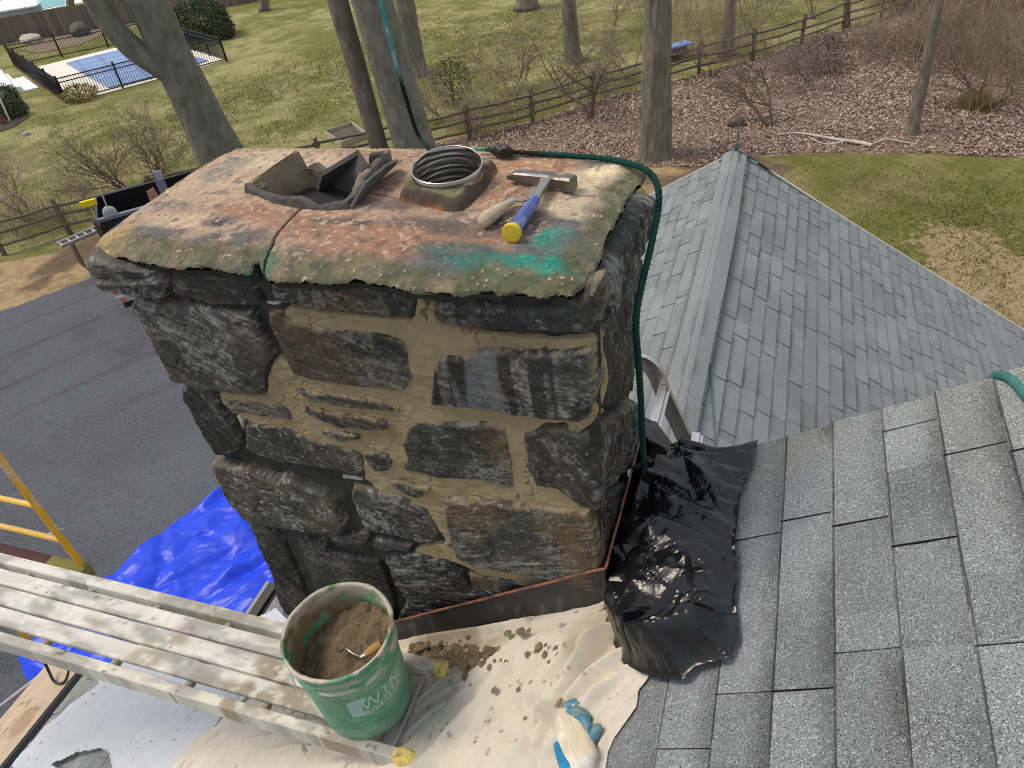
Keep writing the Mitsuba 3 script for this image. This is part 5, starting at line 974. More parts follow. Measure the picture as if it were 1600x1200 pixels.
# ------------------------------------------------------------------ scaffold frame, plank and cable at the eave
tag('scaffold_tower', 'yellow tubular scaffold frame standing outside the eave', 'scaffold')
sp0 = atz(131, 887, 0); dpt = RW[:, 2] @ (sp0 - [0, 0, CZ]); pole = sp0[:2] * (4.85 / dpt)
scene['yellow_paint'] = prin((.72, .36, .02), .40)
def yt(P, r, key, col=(.80, .40, .015)):
    v, f, _ = MB().tube(resample(P, .08), r, 12).get(); c = np.asarray(col) * (.8 + .3 * fbm(v * 12, 3, 2))[:, None]; k = sst(.62, .68, fbm(v * 9, 3, 5)) * .7; c = c * (1 - k)[:, None] + k[:, None] * np.array([.62, .50, .38]); put(key, (v, f), 'vc_satin', c)
zb = {}
def zat(py_px):  # height on the upright where a pixel row meets it
    d = ray(*py_px); s = np.linalg.norm(pole) / np.linalg.norm(d[:2]); return CZ + d[2] * s
ztop = zat((-60, 640))
yt([(pole[0], pole[1], 0), (pole[0], pole[1], ztop)], .0215, 'scaffold_tower__upright'); yt([(pole[0] - 1.5, pole[1], 0), (pole[0] - 1.5, pole[1], ztop)], .0215, 'scaffold_tower__upright_001')
for y2 in (pole[1] - 2.1,): yt([(pole[0], y2, 0), (pole[0], y2, zat((131, 887)) - .5)], .0215, 'scaffold_tower__upright_002'); yt([(pole[0] - 1.5, y2, 0), (pole[0] - 1.5, y2, zat((131, 887)) - .5)], .0215, 'scaffold_tower__upright_003')
for q in ((50, 795), (92, 848)): z = zat(q); yt([(pole[0], pole[1], z), (pole[0] - 1.5, pole[1], z)], .019, num('scaffold_tower__crossbar'), (.80, .50, .09))
for z in (zat((131, 887)) - .6, 2.4, 1.0): yt([(pole[0], pole[1], z), (pole[0] - 1.5, pole[1], z)], .019, num('scaffold_tower__crossbar'))
yt([(pole[0], pole[1], 4.4), (pole[0], pole[1] - 2.1, 2.2)], .012, 'scaffold_tower__brace', (.55, .53, .50))
zj = zat((88, 830)); put('scaffold_tower__coupling_pin', MB().tube([(pole[0] - .03, pole[1] - .03, zj), (pole[0] + .03, pole[1] + .03, zj)], .006, 6).get(), 'aluminium', None, True)
zp = zat((124, 893)); m = MB().box((pole[0] - .95, pole[1] - .02, zp - .03), (1.55, .06, .11), col=(.075, .030, .026)); m.box((pole[0] - .95, pole[1] - .02, zp + .03), (1.55, .07, .012), col=(.10, .05, .045))
put('toe_board', m.get(), 'vc_matte', smooth=False); tag('toe_board', 'dark maroon board along the scaffold behind the stage', 'board')
m = MB().box((pole[0] - .10, pole[1] - .03, zp), (.30, .09, .10), col=(.22, .20, .06)); v, f = trimesh.remesh.subdivide(*trimesh.remesh.subdivide(*m.get()[:2])); v = v + .012 * (np.stack([fbm(v * 20, 2, 1), fbm(v * 20, 2, 2), fbm(v * 20, 2, 3)], 1) - .5); put('webbing_strap', (v, f), 'vc_matte', np.tile([.21, .19, .06], (len(v), 1))); tag('webbing_strap', 'olive webbing strap tied at the foot of the yellow upright', 'strap')
zpl = zr(EAVE) - .12
pq = [atz(x, y, zpl) for x, y in ((66, 1046), (140, 1064), (10, 1215), (-90, 1190))]
xa, xb = pq[1][0] - .03, pq[0][0]
def eboard(x0, x1, y0, y1, z):
    nx, ny = 30, 120; X, Y = np.meshgrid(np.linspace(x0, x1, nx), np.linspace(y0, y1, ny), indexing='ij'); P = np.c_[X.ravel(), Y.ravel()]; n = len(P); a = (np.arange(nx - 1)[:, None] * ny + np.arange(ny - 1)).ravel(); T_ = np.c_[P, np.full(n, z)]; B_ = np.c_[P, np.full(n, z - .04)]
    F = [np.stack([a, a + ny, a + ny + 1, a + 1], 1), np.stack([a + n, a + n + 1, a + n + ny + 1, a + n + ny], 1)]; j = np.arange(ny - 1); o = (nx - 1) * ny; F += [np.stack([j, j + 1, j + 1 + n, j + n], 1), np.stack([o + j, o + j + n, o + j + 1 + n, o + j + 1], 1)]; i = np.arange(nx - 1); F += [np.stack([i * ny, i * ny + n, (i + 1) * ny + n, (i + 1) * ny], 1), np.stack([i * ny + ny - 1, (i + 1) * ny + ny - 1, (i + 1) * ny + ny - 1 + n, i * ny + ny - 1 + n], 1)]
    F = np.vstack(F); return np.vstack([T_, B_]), np.vstack([F[:, [0, 1, 2]], F[:, [0, 2, 3]]])
V, F = eboard(min(xa, xb), max(xa, xb), -.9, max(pq[0][1], pq[1][1]) + .12, zpl); P = V[:, :2]
c = np.array([.64, .505, .375]) * (.82 + .25 * n2(P, (30, 3), 3, 3))[:, None]; so = atz(36, 1128, zpl)[:2]; qq = rot2(P - so, 0); st = sst(1.05, .85, np.hypot(qq[:, 0] / .055, qq[:, 1] / .12) + .3 * (n2(P, 30, 5, 2) - .5)); c = c * (1 - .6 * st)[:, None] + (.6 * st)[:, None] * np.array([.36, .225, .125])
sp_ = sst(.72, .76, n2(P, 60, 8, 2)) * sst(.5, .6, n2(P, 6, 9, 2)); c = c * (1 - .7 * sp_)[:, None] + (.7 * sp_)[:, None] * np.array([.25, .16, .10]); put('walk_plank', (V, F), 'vc_matte', c, False); tag('walk_plank', 'bare pale timber plank with a brown stain, laid along the gutter', 'plank')
cz_ = zpl + .012; put('black_cable', MB().tube(smooth_path([atz(70, 1036, cz_ + .1), atz(76, 1048, cz_ + .05), atz(84, 1066, cz_), atz(96, 1069, cz_), atz(104, 1062, cz_), atz(107, 1050, cz_ + .05), atz(108, 1042, cz_ + .1)], .01), .009, 8).get(), 'black_paint', None, True); tag('black_cable', 'loop of black cable hanging on the pale timber plank', 'cable')
put('guy_pole', MB().tube([atz(-30, 1128, 4.0), atz(74, 1047, 3.9)], .018, 8).get(), 'aluminium', None, True); tag('guy_pole', 'thin grey metal pole outside the pale timber plank', 'pole')

# ------------------------------------------------------------------ blue tarpaulin on the drive
TARP = G((362,758),(300,798),(235,845),(168,905),(95,968),(28,1022),(46,1064),(85,1090),(180,1100),(330,1040),(455,975),(470,930),(430,850))
p, f, d = patch(TARP, .035, .10, 51, 1.2)
q = rot2(p, 55); z = .05 + .16 * np.abs(n2(q, (.5, 2.6), 3, 2) - .5) * 2 + .05 * np.abs(n2(rot2(p, 20), (1.5, 7), 5, 2) - .5) + .14 * n2(p, .8, 6, 2) + .10 * np.abs(crumple(p, 90, 8, 1) - crumple(p, 90, 18, 1)) + .022 * np.abs(n2(rot2(p, 62), (1.2, 14), 15, 3) - .5) * 2 + crumple(p, 700, 9, .02)
put('tarpaulin', (np.c_[p, z * sst(-.05, .2, d)], f), 'vc_tarp', np.array([.012, .060, .72]) * (.85 + .3 * n2(p, 3, 9, 3))[:, None]); tag('tarpaulin', 'bright blue tarpaulin spread on the drive below the eave', 'tarpaulin')
# ------------------------------------------------------------------ trees
BARK = {'grey': ((.085, .083, .068), (.235, .225, .180)), 'brown': ((.085, .072, .058), (.25, .215, .17)), 'pale': ((.13, .12, .095), (.27, .25, .20))}
def bark_col(v, kind, s, along=None):
    a, b = BARK[kind]; g = fbm(v * [7, 7, 2.2], 4, s); k = .6 * fbm(v * [26, 26, 4], 3, s + 1) + .4 * fbm(v * [60, 60, 22], 3, s + 5)
    c = lerp(a, b, np.clip(-.15 + 1.2 * (g - .5) + 1.5 * k, 0, 1)); mo = sst(.52, .66, fbm(v * [2.2, 2.2, 1.1], 3, s + 2)) * .45
    return c * (1 - mo)[:, None] + mo[:, None] * np.array([.16, .175, .105])
def limb(base, pts, seed, bark='grey', rough=.08, k=44, step=.075):
    P, R = [], []
    for x, y, w in pts:
        q = vplane(base, x, y); P.append(q); R.append(w / 2 * (RW[:, 2] @ (q - [0, 0, CZ])) / FPX)
    P = np.array(P); C = smooth_path(P, step, 2); s0 = np.r_[0, np.cumsum(np.linalg.norm(np.diff(P, axis=0), axis=1))]; s1 = np.linspace(0, s0[-1], len(C)); R = np.interp(s1, s0, R)
    def dp(rr, a, Q):
        q = np.stack([np.cos(a)[None] * 4.0 + 0 * rr, np.sin(a)[None] * 4.0 + 0 * rr, 0 * rr + Q[:, 2:3] * .8], -1); g = np.stack([np.cos(a)[None] * 9 + 0 * rr, np.sin(a)[None] * 9 + 0 * rr, 0 * rr + Q[:, 2:3] * .6 + Q[:, :1]], -1)
        return rr * (1 + rough * 1.6 * (fbm(q.reshape(-1, 3), 3, seed).reshape(rr.shape) - .5) + rough * 1.4 * (fbm(g.reshape(-1, 3), 3, seed + 3).reshape(rr.shape) - .5))
    v, f = tube(C, R, k, True, dp); return v, f, bark_col(v, bark, seed)
def base_at(x, y): return atz(x, y, 0)
def trunk(name, bx, pts, seed, label, bark='grey', cat='tree', group=None, limbs=(), **kw):
    key = num(name); b = base_at(*bx); v, f, c = limb(b, pts, seed, bark, **kw); put(key + '__trunk', (v, f), 'vc_matte', c); tag(key, label, cat, group)
    for i, l in enumerate(limbs): v, f, c = limb(b, l, seed + 7 + i, bark, **kw); put(key + ('__limb' if i == 0 else f'__limb_{i:03d}'), (v, f), 'vc_matte', c)
    return key, b
_, bt = trunk('forked_tree', (372, 312), [(376, 320, 92), (362, 285, 80), (350, 252, 74), (318, 188, 67), (290, 132, 62), (264, 80, 60), (247, 38, 62), (228, 0, 62), (200, -60, 60), (165, -130, 56)], 3, 'large grey barked tree forking in two, left of the chimney', 'grey',
  limbs=[[(290, 130, 40), (252, 104, 38), (214, 81, 36), (180, 48, 35), (153, 10, 34), (125, -40, 33), (90, -110, 30)], [(236, 14, 7), (185, -4, 3)], [(196, -12, 3.5), (186, 2, 3), (175, 18, 2.8), (176, 30, 2.2), (166, 42, 1.8), (160, 47, 1.5)], [(176, 30, 2), (160, 26, 1.5), (150, 34, 1)]])
trunk('straight_tree', (608, 280), [(612, 296, 31), (600, 255, 28), (592, 230, 28), (570, 150, 30), (548, 72, 31), (527, 0, 33), (508, -62, 33), (480, -150, 31)], 13, 'slim straight bare trunk between the forked tree and the thick grey tree', 'brown', rough=.04)
trunk('thick_tree', (668, 280), [(672, 290, 84), (660, 262, 70), (648, 232, 65), (626, 155, 62), (603, 75, 62), (581, 0, 63), (560, -70, 62), (535, -150, 58)], 23, 'thick grey green trunk behind the steel flue liner', 'grey', rough=.06)
trunk('dark_tree', (648, 118), [(650, 122, 44), (646, 95, 36), (640, 50, 31), (632, 0, 31), (622, -70, 29)], 33, 'dark brown trunk just behind the thick grey tree', 'brown')
trunk('garden_tree', (895, 97), [(897, 99, 36), (894, 85, 27), (891, 40, 24), (888, 0, 22), (884, -50, 21)], 43, 'brown trunk on the lawn behind the bare brush, upper middle', 'brown')
trunk('roof_side_tree', (1023, 246), [(1024, 250, 62), (1024, 240, 54), (1025, 215, 49), (1026, 120, 44), (1028, 0, 41), (1030, -80, 40)], 53, 'upright furrowed brown trunk standing beyond the right end of the crown', 'brown', rough=.16, k=64)
trunk('leaning_tree', (1425, 208), [(1424, 211, 24), (1427, 196, 20), (1446, 110, 17), (1457, 50, 15), (1468, 0, 14), (1485, -80, 13)], 63, 'thin straight trunk leaning right in the leaf litter', 'brown', rough=.05)
for i, (bx, w, dx, lab) in enumerate([((414, 17), 15, -6, 'foot of a tree at the far edge of the lawn, right of the evergreen bush'), ((590, 3), 30, -8, 'foot of a tree at the top edge between two nearer trunks'), ((824, 14), 34, -4, 'flared foot of a wide tree on the lawn, top middle'), ((112, 16), 12, -9, 'thin trunk standing by the far swimming pool'), ((288, 16), 16, -8, 'far trunk behind the board fence, left of the evergreen bush'), ((1135, 88), 22, 4, 'dark brown trunk at the rail fence, upper right'), ((1322, 42), 11, 2, 'slender trunk by the far rail fence post')]):
    x, y = bx; trunk('distant_tree', bx, [(x, y + 2, w * 1.35), (x + dx * .2, y - 8, w), (x + dx, y - 60, w * .85), (x + dx * 2, y - 130, w * .75)], 70 + i * 7, lab, 'brown', k=18, step=.3)

# ------------------------------------------------------------------ bare shrubs
def shrub(base, h, spread, seed, stems=4, twig=5, col=(.20, .16, .12), r0=.035, depth=4, up=.75, kids=5):
    r = np.random.default_rng(seed); segs = []
    def grow(p, d, L, rad, lev):
        n = 4 if lev < 2 else 3; P = [p]; R = [rad]
        for i in range(n):
            d = d + r.normal(0, .22, 3) + [0, 0, .05 if lev < 2 else .02]; d /= np.linalg.norm(d); p = p + d * L / n; P.append(p); R.append(rad * (1 - .62 * (i + 1) / n))
        segs.append((np.array(P), np.array(R), 5 if lev == 0 else 3, lev))
        if lev < depth - 1:
            for _ in range(kids if lev else kids + 1):
                t = r.uniform(.3, 1.0); i = min(n - 1, int(t * n)); q = P[i] + (P[i + 1] - P[i]) * (t * n - i)
                dd = d + r.normal(0, .75, 3) * [1, 1, .6] + [0, 0, .12]; dd /= np.linalg.norm(dd); grow(q, dd, L * r.uniform(.45, .75), max(R[i] * .55, .0035), lev + 1)
    for _ in range(stems):
        a = r.uniform(0, 6.28); d = np.array([math.cos(a) * spread, math.sin(a) * spread, up]); d /= np.linalg.norm(d); grow(base + np.r_[r.normal(0, .06, 2), -.02], d, h * r.uniform(.5, .7), r0 * r.uniform(.6, 1.1), 0)
    A, B = MB(), MB()
    for P, R, k, lev in segs: (A if lev < 2 else B).tube(P, R, k, cap=False)
    return A, B, segs
SHR = [ # base pixel, height, spread, stems, colour, thick, label
 ((50, 345), 2.9, .55, 6, (.27, .22, .16), .03, 'pale bare shrub at the rail fence, far left'),
 ((228, 318), 3.2, .6, 4, (.15, .115, .085), .05, 'bare dark shrub at the rail fence above the truck bed'),
 ((262, 288), 3.0, .5, 3, (.16, .125, .095), .045, 'bare shrub left of the forked tree, by the rail fence'),
 ((140, 335), 2.0, .7, 4, (.30, .25, .19), .02, 'low pale bare shrub between two bare shrubs of the rail fence'),
 ((693, 188), 1.9, .4, 4, (.30, .25, .19), .035, 'pale stemmed bare shrub right of the thick grey tree'),
 ((745, 208), 2.0, .7, 5, (.24, .185, .14), .02, 'twiggy bush in front of the rail fence, near the thick grey tree'),
 ((800, 150), 2.6, .8, 5, (.20, .155, .115), .03, 'bare brush behind the rail fence, upper middle'),
 ((925, 186), 3.6, .8, 2, (.19, .15, .115), .10, 'small bare tree with arching branches before the rail fence'),
 ((985, 120), 2.4, .8, 4, (.22, .165, .125), .025, 'bare bush left of the furrowed brown trunk'),
 ((1110, 122), 2.6, .6, 5, (.21, .16, .125), .025, 'bare bush at the rail fence right of the furrowed brown trunk'),
 ((1208, 199), 2.9, .75, 2, (.17, .13, .10), .075, 'small bare tree in the leaf litter beyond the wing roof peak'),
 ((1262, 130), 2.2, .8, 6, (.22, .18, .15), .02, 'dense grey twiggy bush right of the small bare tree'),
 ((1540, 165), 2.8, .8, 5, (.21, .165, .12), .045, 'bare spreading bush behind the leaning trunk'),
 ((1390, 95), 2.2, .8, 5, (.26, .21, .165), .02, 'low bare brush left of the leaning trunk, upper right'),
 ((1590, 110), 2.6, .8, 5, (.24, .19, .15), .025, 'bare brush at the right edge of the leaf bed'),
 ((1500, 70), 2.6, .8, 6, (.24, .18, .14), .025, 'bare brush at upper right behind the spreading bush'),
 ((1180, 45), 2.8, .7, 6, (.22, .17, .13), .025, 'bare brush behind the far rail fence, upper right'),
 ((1270, 30), 2.8, .7, 6, (.24, .19, .15), .025, 'bare brush at the top edge right of the far rail fence'),
 ((860, 60), 3.0, .8, 4, (.25, .20, .15), .025, 'thin bare brush on the lawn before the flared tree foot'),
 ((960, 40), 3.0, .8, 4, (.26, .20, .15), .025, 'thin bare brush at the top edge left of the furrowed trunk'),
 ((1420, 10), 2.6, .8, 5, (.25, .19, .15), .025, 'bare brush at the top edge left of the leaning trunk top'),
 ((1570, 15), 2.8, .8, 6, (.25, .19, .15), .025, 'bare brush in the top right corner'),
]
for i, (bx, h, spr, st, col, r0, lab) in enumerate(SHR):
    A, B, sg = shrub(base_at(*bx), h, spr, 300 + i, st if r0 < .06 else 2, col=col, r0=r0, up=.75 if r0 < .06 else 1.2, kids=6); key = num('bare_shrub')
    v, f, _ = A.get(); put(key + '__branch', (v, f), 'vc_matte', np.asarray(col) * (.6 + .8 * fbm(v * 9, 3, i))[:, None]); v, f, _ = B.get(); kk = put(key + '__twig', (v, f), 'vc_matte', np.asarray(col) * 1.15 * (.6 + .8 * fbm(v * 9, 3, i))[:, None], False); tag(kk, None, None, None, 'stuff'); tag(key, lab, 'shrub')
def thicket(key, poly, n, h, cols, seed, label, lean=.5, rad=.007):
    r = np.random.default_rng(seed); pg = shapely.Polygon(poly); x0, y0, x1, y1 = pg.bounds; p = r.uniform([x0, y0], [x1, y1], (n, 2)); p = p[shapely.contains_xy(pg, p[:, 0], p[:, 1])]; p = p[r.random(len(p)) < sst(.36, .6, n2(p, .5, seed, 3))]
    k = len(p); H = h * r.uniform(.3, 1.2, k); d = r.normal(0, lean, (k, 2)); o = np.c_[p, np.zeros(k)]; m_ = o + np.c_[d * H[:, None] * .4, H * .6]; e = m_ + np.c_[(d + r.normal(0, .5, (k, 2))) * H[:, None] * .5, H * .35]
    a = r.uniform(0, 6.28, k); s = np.stack([np.cos(a), np.sin(a), 0 * a], 1) * rad; t = np.stack([-np.sin(a), np.cos(a), 0 * a], 1) * rad
    V = np.stack([o - s, o + s, o + t, m_ - s * .7, m_ + s * .7, m_ + t * .7, e], 1).reshape(-1, 3); b = (np.arange(k) * 7)[:, None, None]; T = np.array([[0, 1, 4], [0, 4, 3], [1, 2, 5], [1, 5, 4], [2, 0, 3], [2, 3, 5], [3, 4, 6], [4, 5, 6], [5, 3, 6]]); F = (b + T[None]).reshape(-1, 3)
    c = np.asarray(cols)[r.integers(0, len(cols), k)] * r.uniform(.6, 1.3, (k, 1)); put(key, (V, F), 'vc_matte', np.repeat(c, 7, 0), False); tag(key, label, None, None, 'stuff')
BC_ = [(.32, .235, .175), (.24, .18, .135), (.38, .30, .22), (.28, .22, .13)]
thicket('brush_thicket', G((1230, 110), (1300, 60), (1340, 20), (1420, -30), (1800, -60), (1800, 150), (1600, 175), (1500, 150), (1400, 150), (1300, 150)), 26000, 1.5, BC_, 5, 'tangled bare brush on the leafy bank')
thicket('brush_thicket_001', G((690, 205), (745, 175), (830, 150), (990, 110), (1090, 80), (1200, 50), (1240, 90), (1100, 150), (990, 175), (830, 205), (745, 230)), 5500, 1.2, BC_, 6, 'bare weeds and twigs along the rail fence')
thicket('brush_thicket_003', G((1040, 70), (1120, 55), (1240, 20), (1330, -30), (1300, -90), (1060, -60), (960, 0)), 9000, 1.5, [(.36, .30, .20), (.30, .24, .16), (.40, .34, .24)], 12, 'pale brush beyond the far rail fence')
thicket('brush_thicket_002', G((0, 400), (0, 330), (110, 300), (240, 255), (340, 230), (340, 270), (240, 310), (110, 375)), 3000, .8, [(.34, .28, .18), (.28, .22, .15), (.40, .34, .22)], 7, 'pale dry weeds along the near rail fence')
def leafball(key, c, size, n, leaf, cols, seed, label=None, cat=None, trunk_=True):
    r = np.random.default_rng(seed); d = r.normal(0, 1, (n, 3)); d /= np.linalg.norm(d, axis=1, keepdims=True); lob = .72 + .55 * fbm(d * 2.1 + seed, 3, seed); rad = lob * r.uniform(.55, 1.0, n) ** .5
    o = d * rad[:, None] * np.asarray(size) + c; o[:, 2] = np.maximum(o[:, 2], .03); a = r.normal(0, 1, (n, 3)); a /= np.linalg.norm(a, axis=1, keepdims=True); b = np.cross(a, d + r.normal(0, .3, (n, 3))); b /= np.linalg.norm(b, axis=1, keepdims=True) + 1e-9; s = leaf * r.uniform(.6, 1.3, (n, 1))
    V = np.stack([o - a * s, o - b * s * .5, o + a * s, o + b * s * .5], 1).reshape(-1, 3); i = np.arange(n) * 4; F = np.vstack([np.stack([i, i + 1, i + 2], 1), np.stack([i, i + 2, i + 3], 1)])
    cc = np.asarray(cols)[r.integers(0, len(cols), n)] * r.uniform(.6, 1.3, (n, 1)); kk = put(key + '__foliage', (V, F), 'vc_matte', np.repeat(cc, 4, 0), False); tag(kk, None, None, None, 'stuff')
    put(key + '__stem', MB().tube([np.r_[c[:2], 0], np.r_[c[:2], c[2]]], .05, 6, (.12, .09, .07)).get(), 'vc_matte'); tag(key, label, cat)
EG = [(.040, .062, .026), (.055, .080, .030), (.075, .095, .042), (.13, .125, .07), (.03, .045, .022)]
b = base_at(322, 58); leafball('evergreen_bush', b + [0, 0, .9], (2.0, 1.3, 1.05), 5000, .085, EG, 3, 'broad dark evergreen bush at the far right corner of the pool fence', 'bush')
b = base_at(352, 60); leafball('evergreen_bush_001', b + [0, 0, .6], (.75, .7, .8), 1800, .07, EG, 4, 'small rounded evergreen right beside the broad evergreen bush', 'bush')
b = base_at(8, 172); leafball('garden_shrub', b + [0, 0, .5], (1.0, .9, .7), 1800, .07, EG, 5, 'dark shrub at the left edge, behind the brick corner', 'shrub')
b = base_at(26, 182); leafball('garden_shrub_001', b + [0, 0, .35], (.6, .6, .5), 1200, .06, EG, 6, 'small dark shrub in the mulch bed right of the brick corner', 'shrub')
b = base_at(128, 156); leafball('yellow_shrub', b + [0, 0, .3], (.95, .8, .40), 1500, .06, [(.42, .31, .12), (.30, .24, .09), (.15, .16, .06), (.5, .4, .2)], 7, 'yellowish low plants inside the near corner of the pool fence', 'shrub')
b = base_at(710, 165); leafball('ivy_clump', b + [0, 0, .9], (.85, .7, .9), 1500, .05, [(.075, .09, .035), (.12, .125, .05), (.19, .165, .09)], 8, 'greenish ivy grown brush right of the thick grey tree', 'bush')
b = base_at(1275, 110); leafball('dark_brush', b + [0, 0, .6], (1.1, .9, .7), 1500, .05, [(.085, .08, .055), (.13, .115, .08), (.20, .165, .12)], 9, 'dark grey green brush in the middle of the leafy bank', 'bush')
r_ = np.random.default_rng(17); b = base_at(1525, 168); k = 900; a = r_.uniform(0, 6.28, k); ti = r_.uniform(.15, 1.1, k); L = r_.uniform(.4, 1.0, k); o = b + np.c_[r_.normal(0, .22, (k, 2)), np.zeros(k)]; e = o + np.stack([np.cos(a) * np.sin(ti) * L, np.sin(a) * np.sin(ti) * L, np.cos(ti) * L * .8], 1); s = np.stack([-np.sin(a), np.cos(a), 0 * a], 1) * .012
put('dry_grass_clump', (np.stack([o - s, o + s, e], 1).reshape(-1, 3), np.arange(3 * k).reshape(-1, 3)), 'vc_matte', np.repeat(np.array([.36, .29, .15]) * r_.uniform(.5, 1.2, (k, 1)), 3, 0), False); tag('dry_grass_clump', 'tawny dry grass clump at the foot of the spreading bare bush', 'grass clump')

# ------------------------------------------------------------------ split rail fence
tag('rail_fence', 'weathered split rail fence of posts and three rails crossing behind the chimney', 'fence')
tops = [(-25, 345), (82, 313), (229, 276), (345, 246), (492, 217), (617, 190), (727, 166), (828, 141), (925, 112), (1012, 88), (1094, 66), (1180, 46), (1258, 22), (1325, 0), (1385, -18), (1450, -40)]
FP = [atz(x, y, 1.12) * [1, 1, 0] for x, y in tops]
WD = lambda v, s: lerp((.085, .070, .055), (.23, .195, .145), np.clip(fbm(v * 14, 3, s), 0, 1)) * (.7 + .6 * fbm(v * 40, 2, s))[:, None]
for i, p0 in enumerate(FP):
    r = np.random.default_rng(500 + i); t = np.r_[r.normal(0, .03, 2), 0]; v, f, _ = MB().tube([p0, p0 + [0, 0, .6] + t * .5, p0 + [0, 0, 1.14] + t], .075, 7).get(); put(num('rail_fence__post'), (v, f), 'vc_matte', WD(v, i))
    if i + 1 < len(FP):
        for z in (.32, .64, .96):
            a, b = p0 + [0, 0, z + r.normal(0, .03)], FP[i + 1] + [0, 0, z + r.normal(0, .03)]; d = (b - a) / np.linalg.norm(b - a); pts = resample([a - d * .12, a * .5 + b * .5 + [0, 0, -.03], b + d * .12], .4)
            v, f, _ = MB().tube(pts + r.normal(0, .008, pts.shape), .048, 6).get(); put(num('rail_fence__rail'), (v, f), 'vc_matte', WD(v, i + 20))

# ------------------------------------------------------------------ neighbour's pool, fences, garden things
def flat(key, pts, z, col, bs='vc_matte', step=.4, lbl=None, kind='structure', cat=None, thick=0.0):
    p, f, d = patch(np.asarray(pts), step); V = np.c_[p, np.full(len(p), z)]; c = np.asarray(col) * (.88 + .24 * n2(p, 1.5, 3, 3))[:, None]
    put(key, (V, f), bs, c); S(key, lbl, kind, cat)
flat('pool_patio', G((54, 106), (234, 62), (358, 93), (152, 150), (106, 158)), .02, (.74, .68, .60), lbl='pale paving round the covered swimming pool')
CV = G((103, 100), (229, 69), (326, 96), (242, 121), (170, 139))
p, f, d = patch(CV, .12); sg = np.zeros(len(p))
e1 = (CV[1] - CV[0]) / np.linalg.norm(CV[1] - CV[0]); e2 = np.array([-e1[1], e1[0]]); gx, gy = (p - CV[0]) @ e1, (p - CV[0]) @ e2
gl = np.minimum(np.abs((gx / 1.15) % 1 - .5), np.abs((gy / 1.15) % 1 - .5)); c = np.array([.23, .32, .52]) * (.9 + .2 * n2(p, 2, 3, 2))[:, None]; c *= (1 - .3 * sst(.09, .04, gl))[:, None]
put('pool_cover', (np.c_[p, .06 + .02 * n2(p, 1.2, 2, 2)], f), 'vc_matte', c); tag('pool_cover', 'blue grey safety cover stretched over the swimming pool', 'pool cover')
flat('mulch_strip', G((24, 106), (34, 104), (112, 156), (104, 163)), .03, (.10, .062, .055), lbl='dark mulch strip along the left side of the pool fence')
flat('mulch_bed', G((-30, 150), (20, 140), (46, 168), (46, 184), (20, 200), (-40, 220)), .03, (.075, .060, .052), lbl='dark mulch bed by the brick corner')
flat('rock_bed', G((30, 78), (75, 62), (150, 46), (170, 52), (120, 72), (60, 84)), .03, (.22, .17, .12), lbl='rocky garden bed behind the pool fence')
tag('pool_fence', 'black metal picket fence round the covered swimming pool', 'fence')
PFc = [G((105, 161))[0], G((355, 96))[0], G((240, 60))[0], G((24, 104))[0]]
pk = MB()
for i in range(4):
    a, b = PFc[i], PFc[(i + 1) % 4]; L = np.linalg.norm(b - a); d = (b - a) / L; n = max(1, round(L / 2.3))
    for j in range(n): q = a + d * L * j / n; put(num('pool_fence__post'), MB().box((q[0], q[1], .62), (.07, .07, 1.24)).get()[:2], 'black_paint', None, False)
    for z in (.12, .92, 1.10): put(num('pool_fence__rail'), MB().box((*((a + b) / 2), z), (L, .035, .045), [[d[0], d[1], 0], [-d[1], d[0], 0], [0, 0, 1]]).get()[:2], 'black_paint', None, False)
    for s in np.arange(.06, L, .115): q = a + d * s; pk.box((q[0], q[1], .60), (.018, .018, 1.10))
tag(put('pool_fence__picket', pk.get()[:2], 'black_paint', None, False), None, None, None, 'stuff')
tag('board_fence', 'tall weathered wooden board fence behind the pool', 'fence')
a, b = G((-40, 77))[0], G((150, 45))[0]; L = np.linalg.norm(b - a); d = (b - a) / L; b = a + d * (L + 17); L += 17; pk = MB(); r = np.random.default_rng(8); dn = np.array([-d[1], d[0]])
for s in np.arange(0, L, .15): q = a + d * s; hh_ = 1.50 + r.normal(0, .015); pk.box((q[0], q[1], hh_ / 2), (.142, .02, hh_), [[d[0], d[1], 0], [dn[0], dn[1], 0], [0, 0, 1]], np.array([.185, .145, .125]) * r.uniform(.7, 1.2))
tag(put('board_fence__board', pk.get(), 'vc_matte', smooth=False), None, None, None, 'stuff')
for s in np.arange(0, L, 2.4): q = a + d * s + dn * .07; put(num('board_fence__post'), MB().box((q[0], q[1], .7), (.09, .09, 1.4), col=(.16, .13, .11)).get(), 'vc_matte', smooth=False)
flat('far_pool_patio', G((-40, 36), (0, 26), (50, 20), (100, 10), (140, 2), (110, -22), (40, -8), (-40, 12)), .03, (.68, .70, .74), lbl='pale paving of the far swimming pool')
flat('far_pool_water', G((48, 19), (103, 8), (100, -4), (60, 2), (44, 12)), .06, (.20, .40, .40), lbl='teal water of the far swimming pool')
b = atz(22, 26, 0); put('pool_cover_box__lid', MB().box((b[0], b[1], .55), (4.2, 1.6, .10), [[.86, .5, 0], [-.5, .86, 0], [0, 0, 1]], (.72, .74, .80)).get(), 'vc_matte', smooth=False); put('pool_cover_box__body', MB().box((b[0], b[1], .25), (4.0, 1.4, .5), [[.86, .5, 0], [-.5, .86, 0], [0, 0, 1]], (.30, .31, .34)).get(), 'vc_matte', smooth=False); tag('pool_cover_box', 'long low white box beside the far swimming pool, top left', 'box')
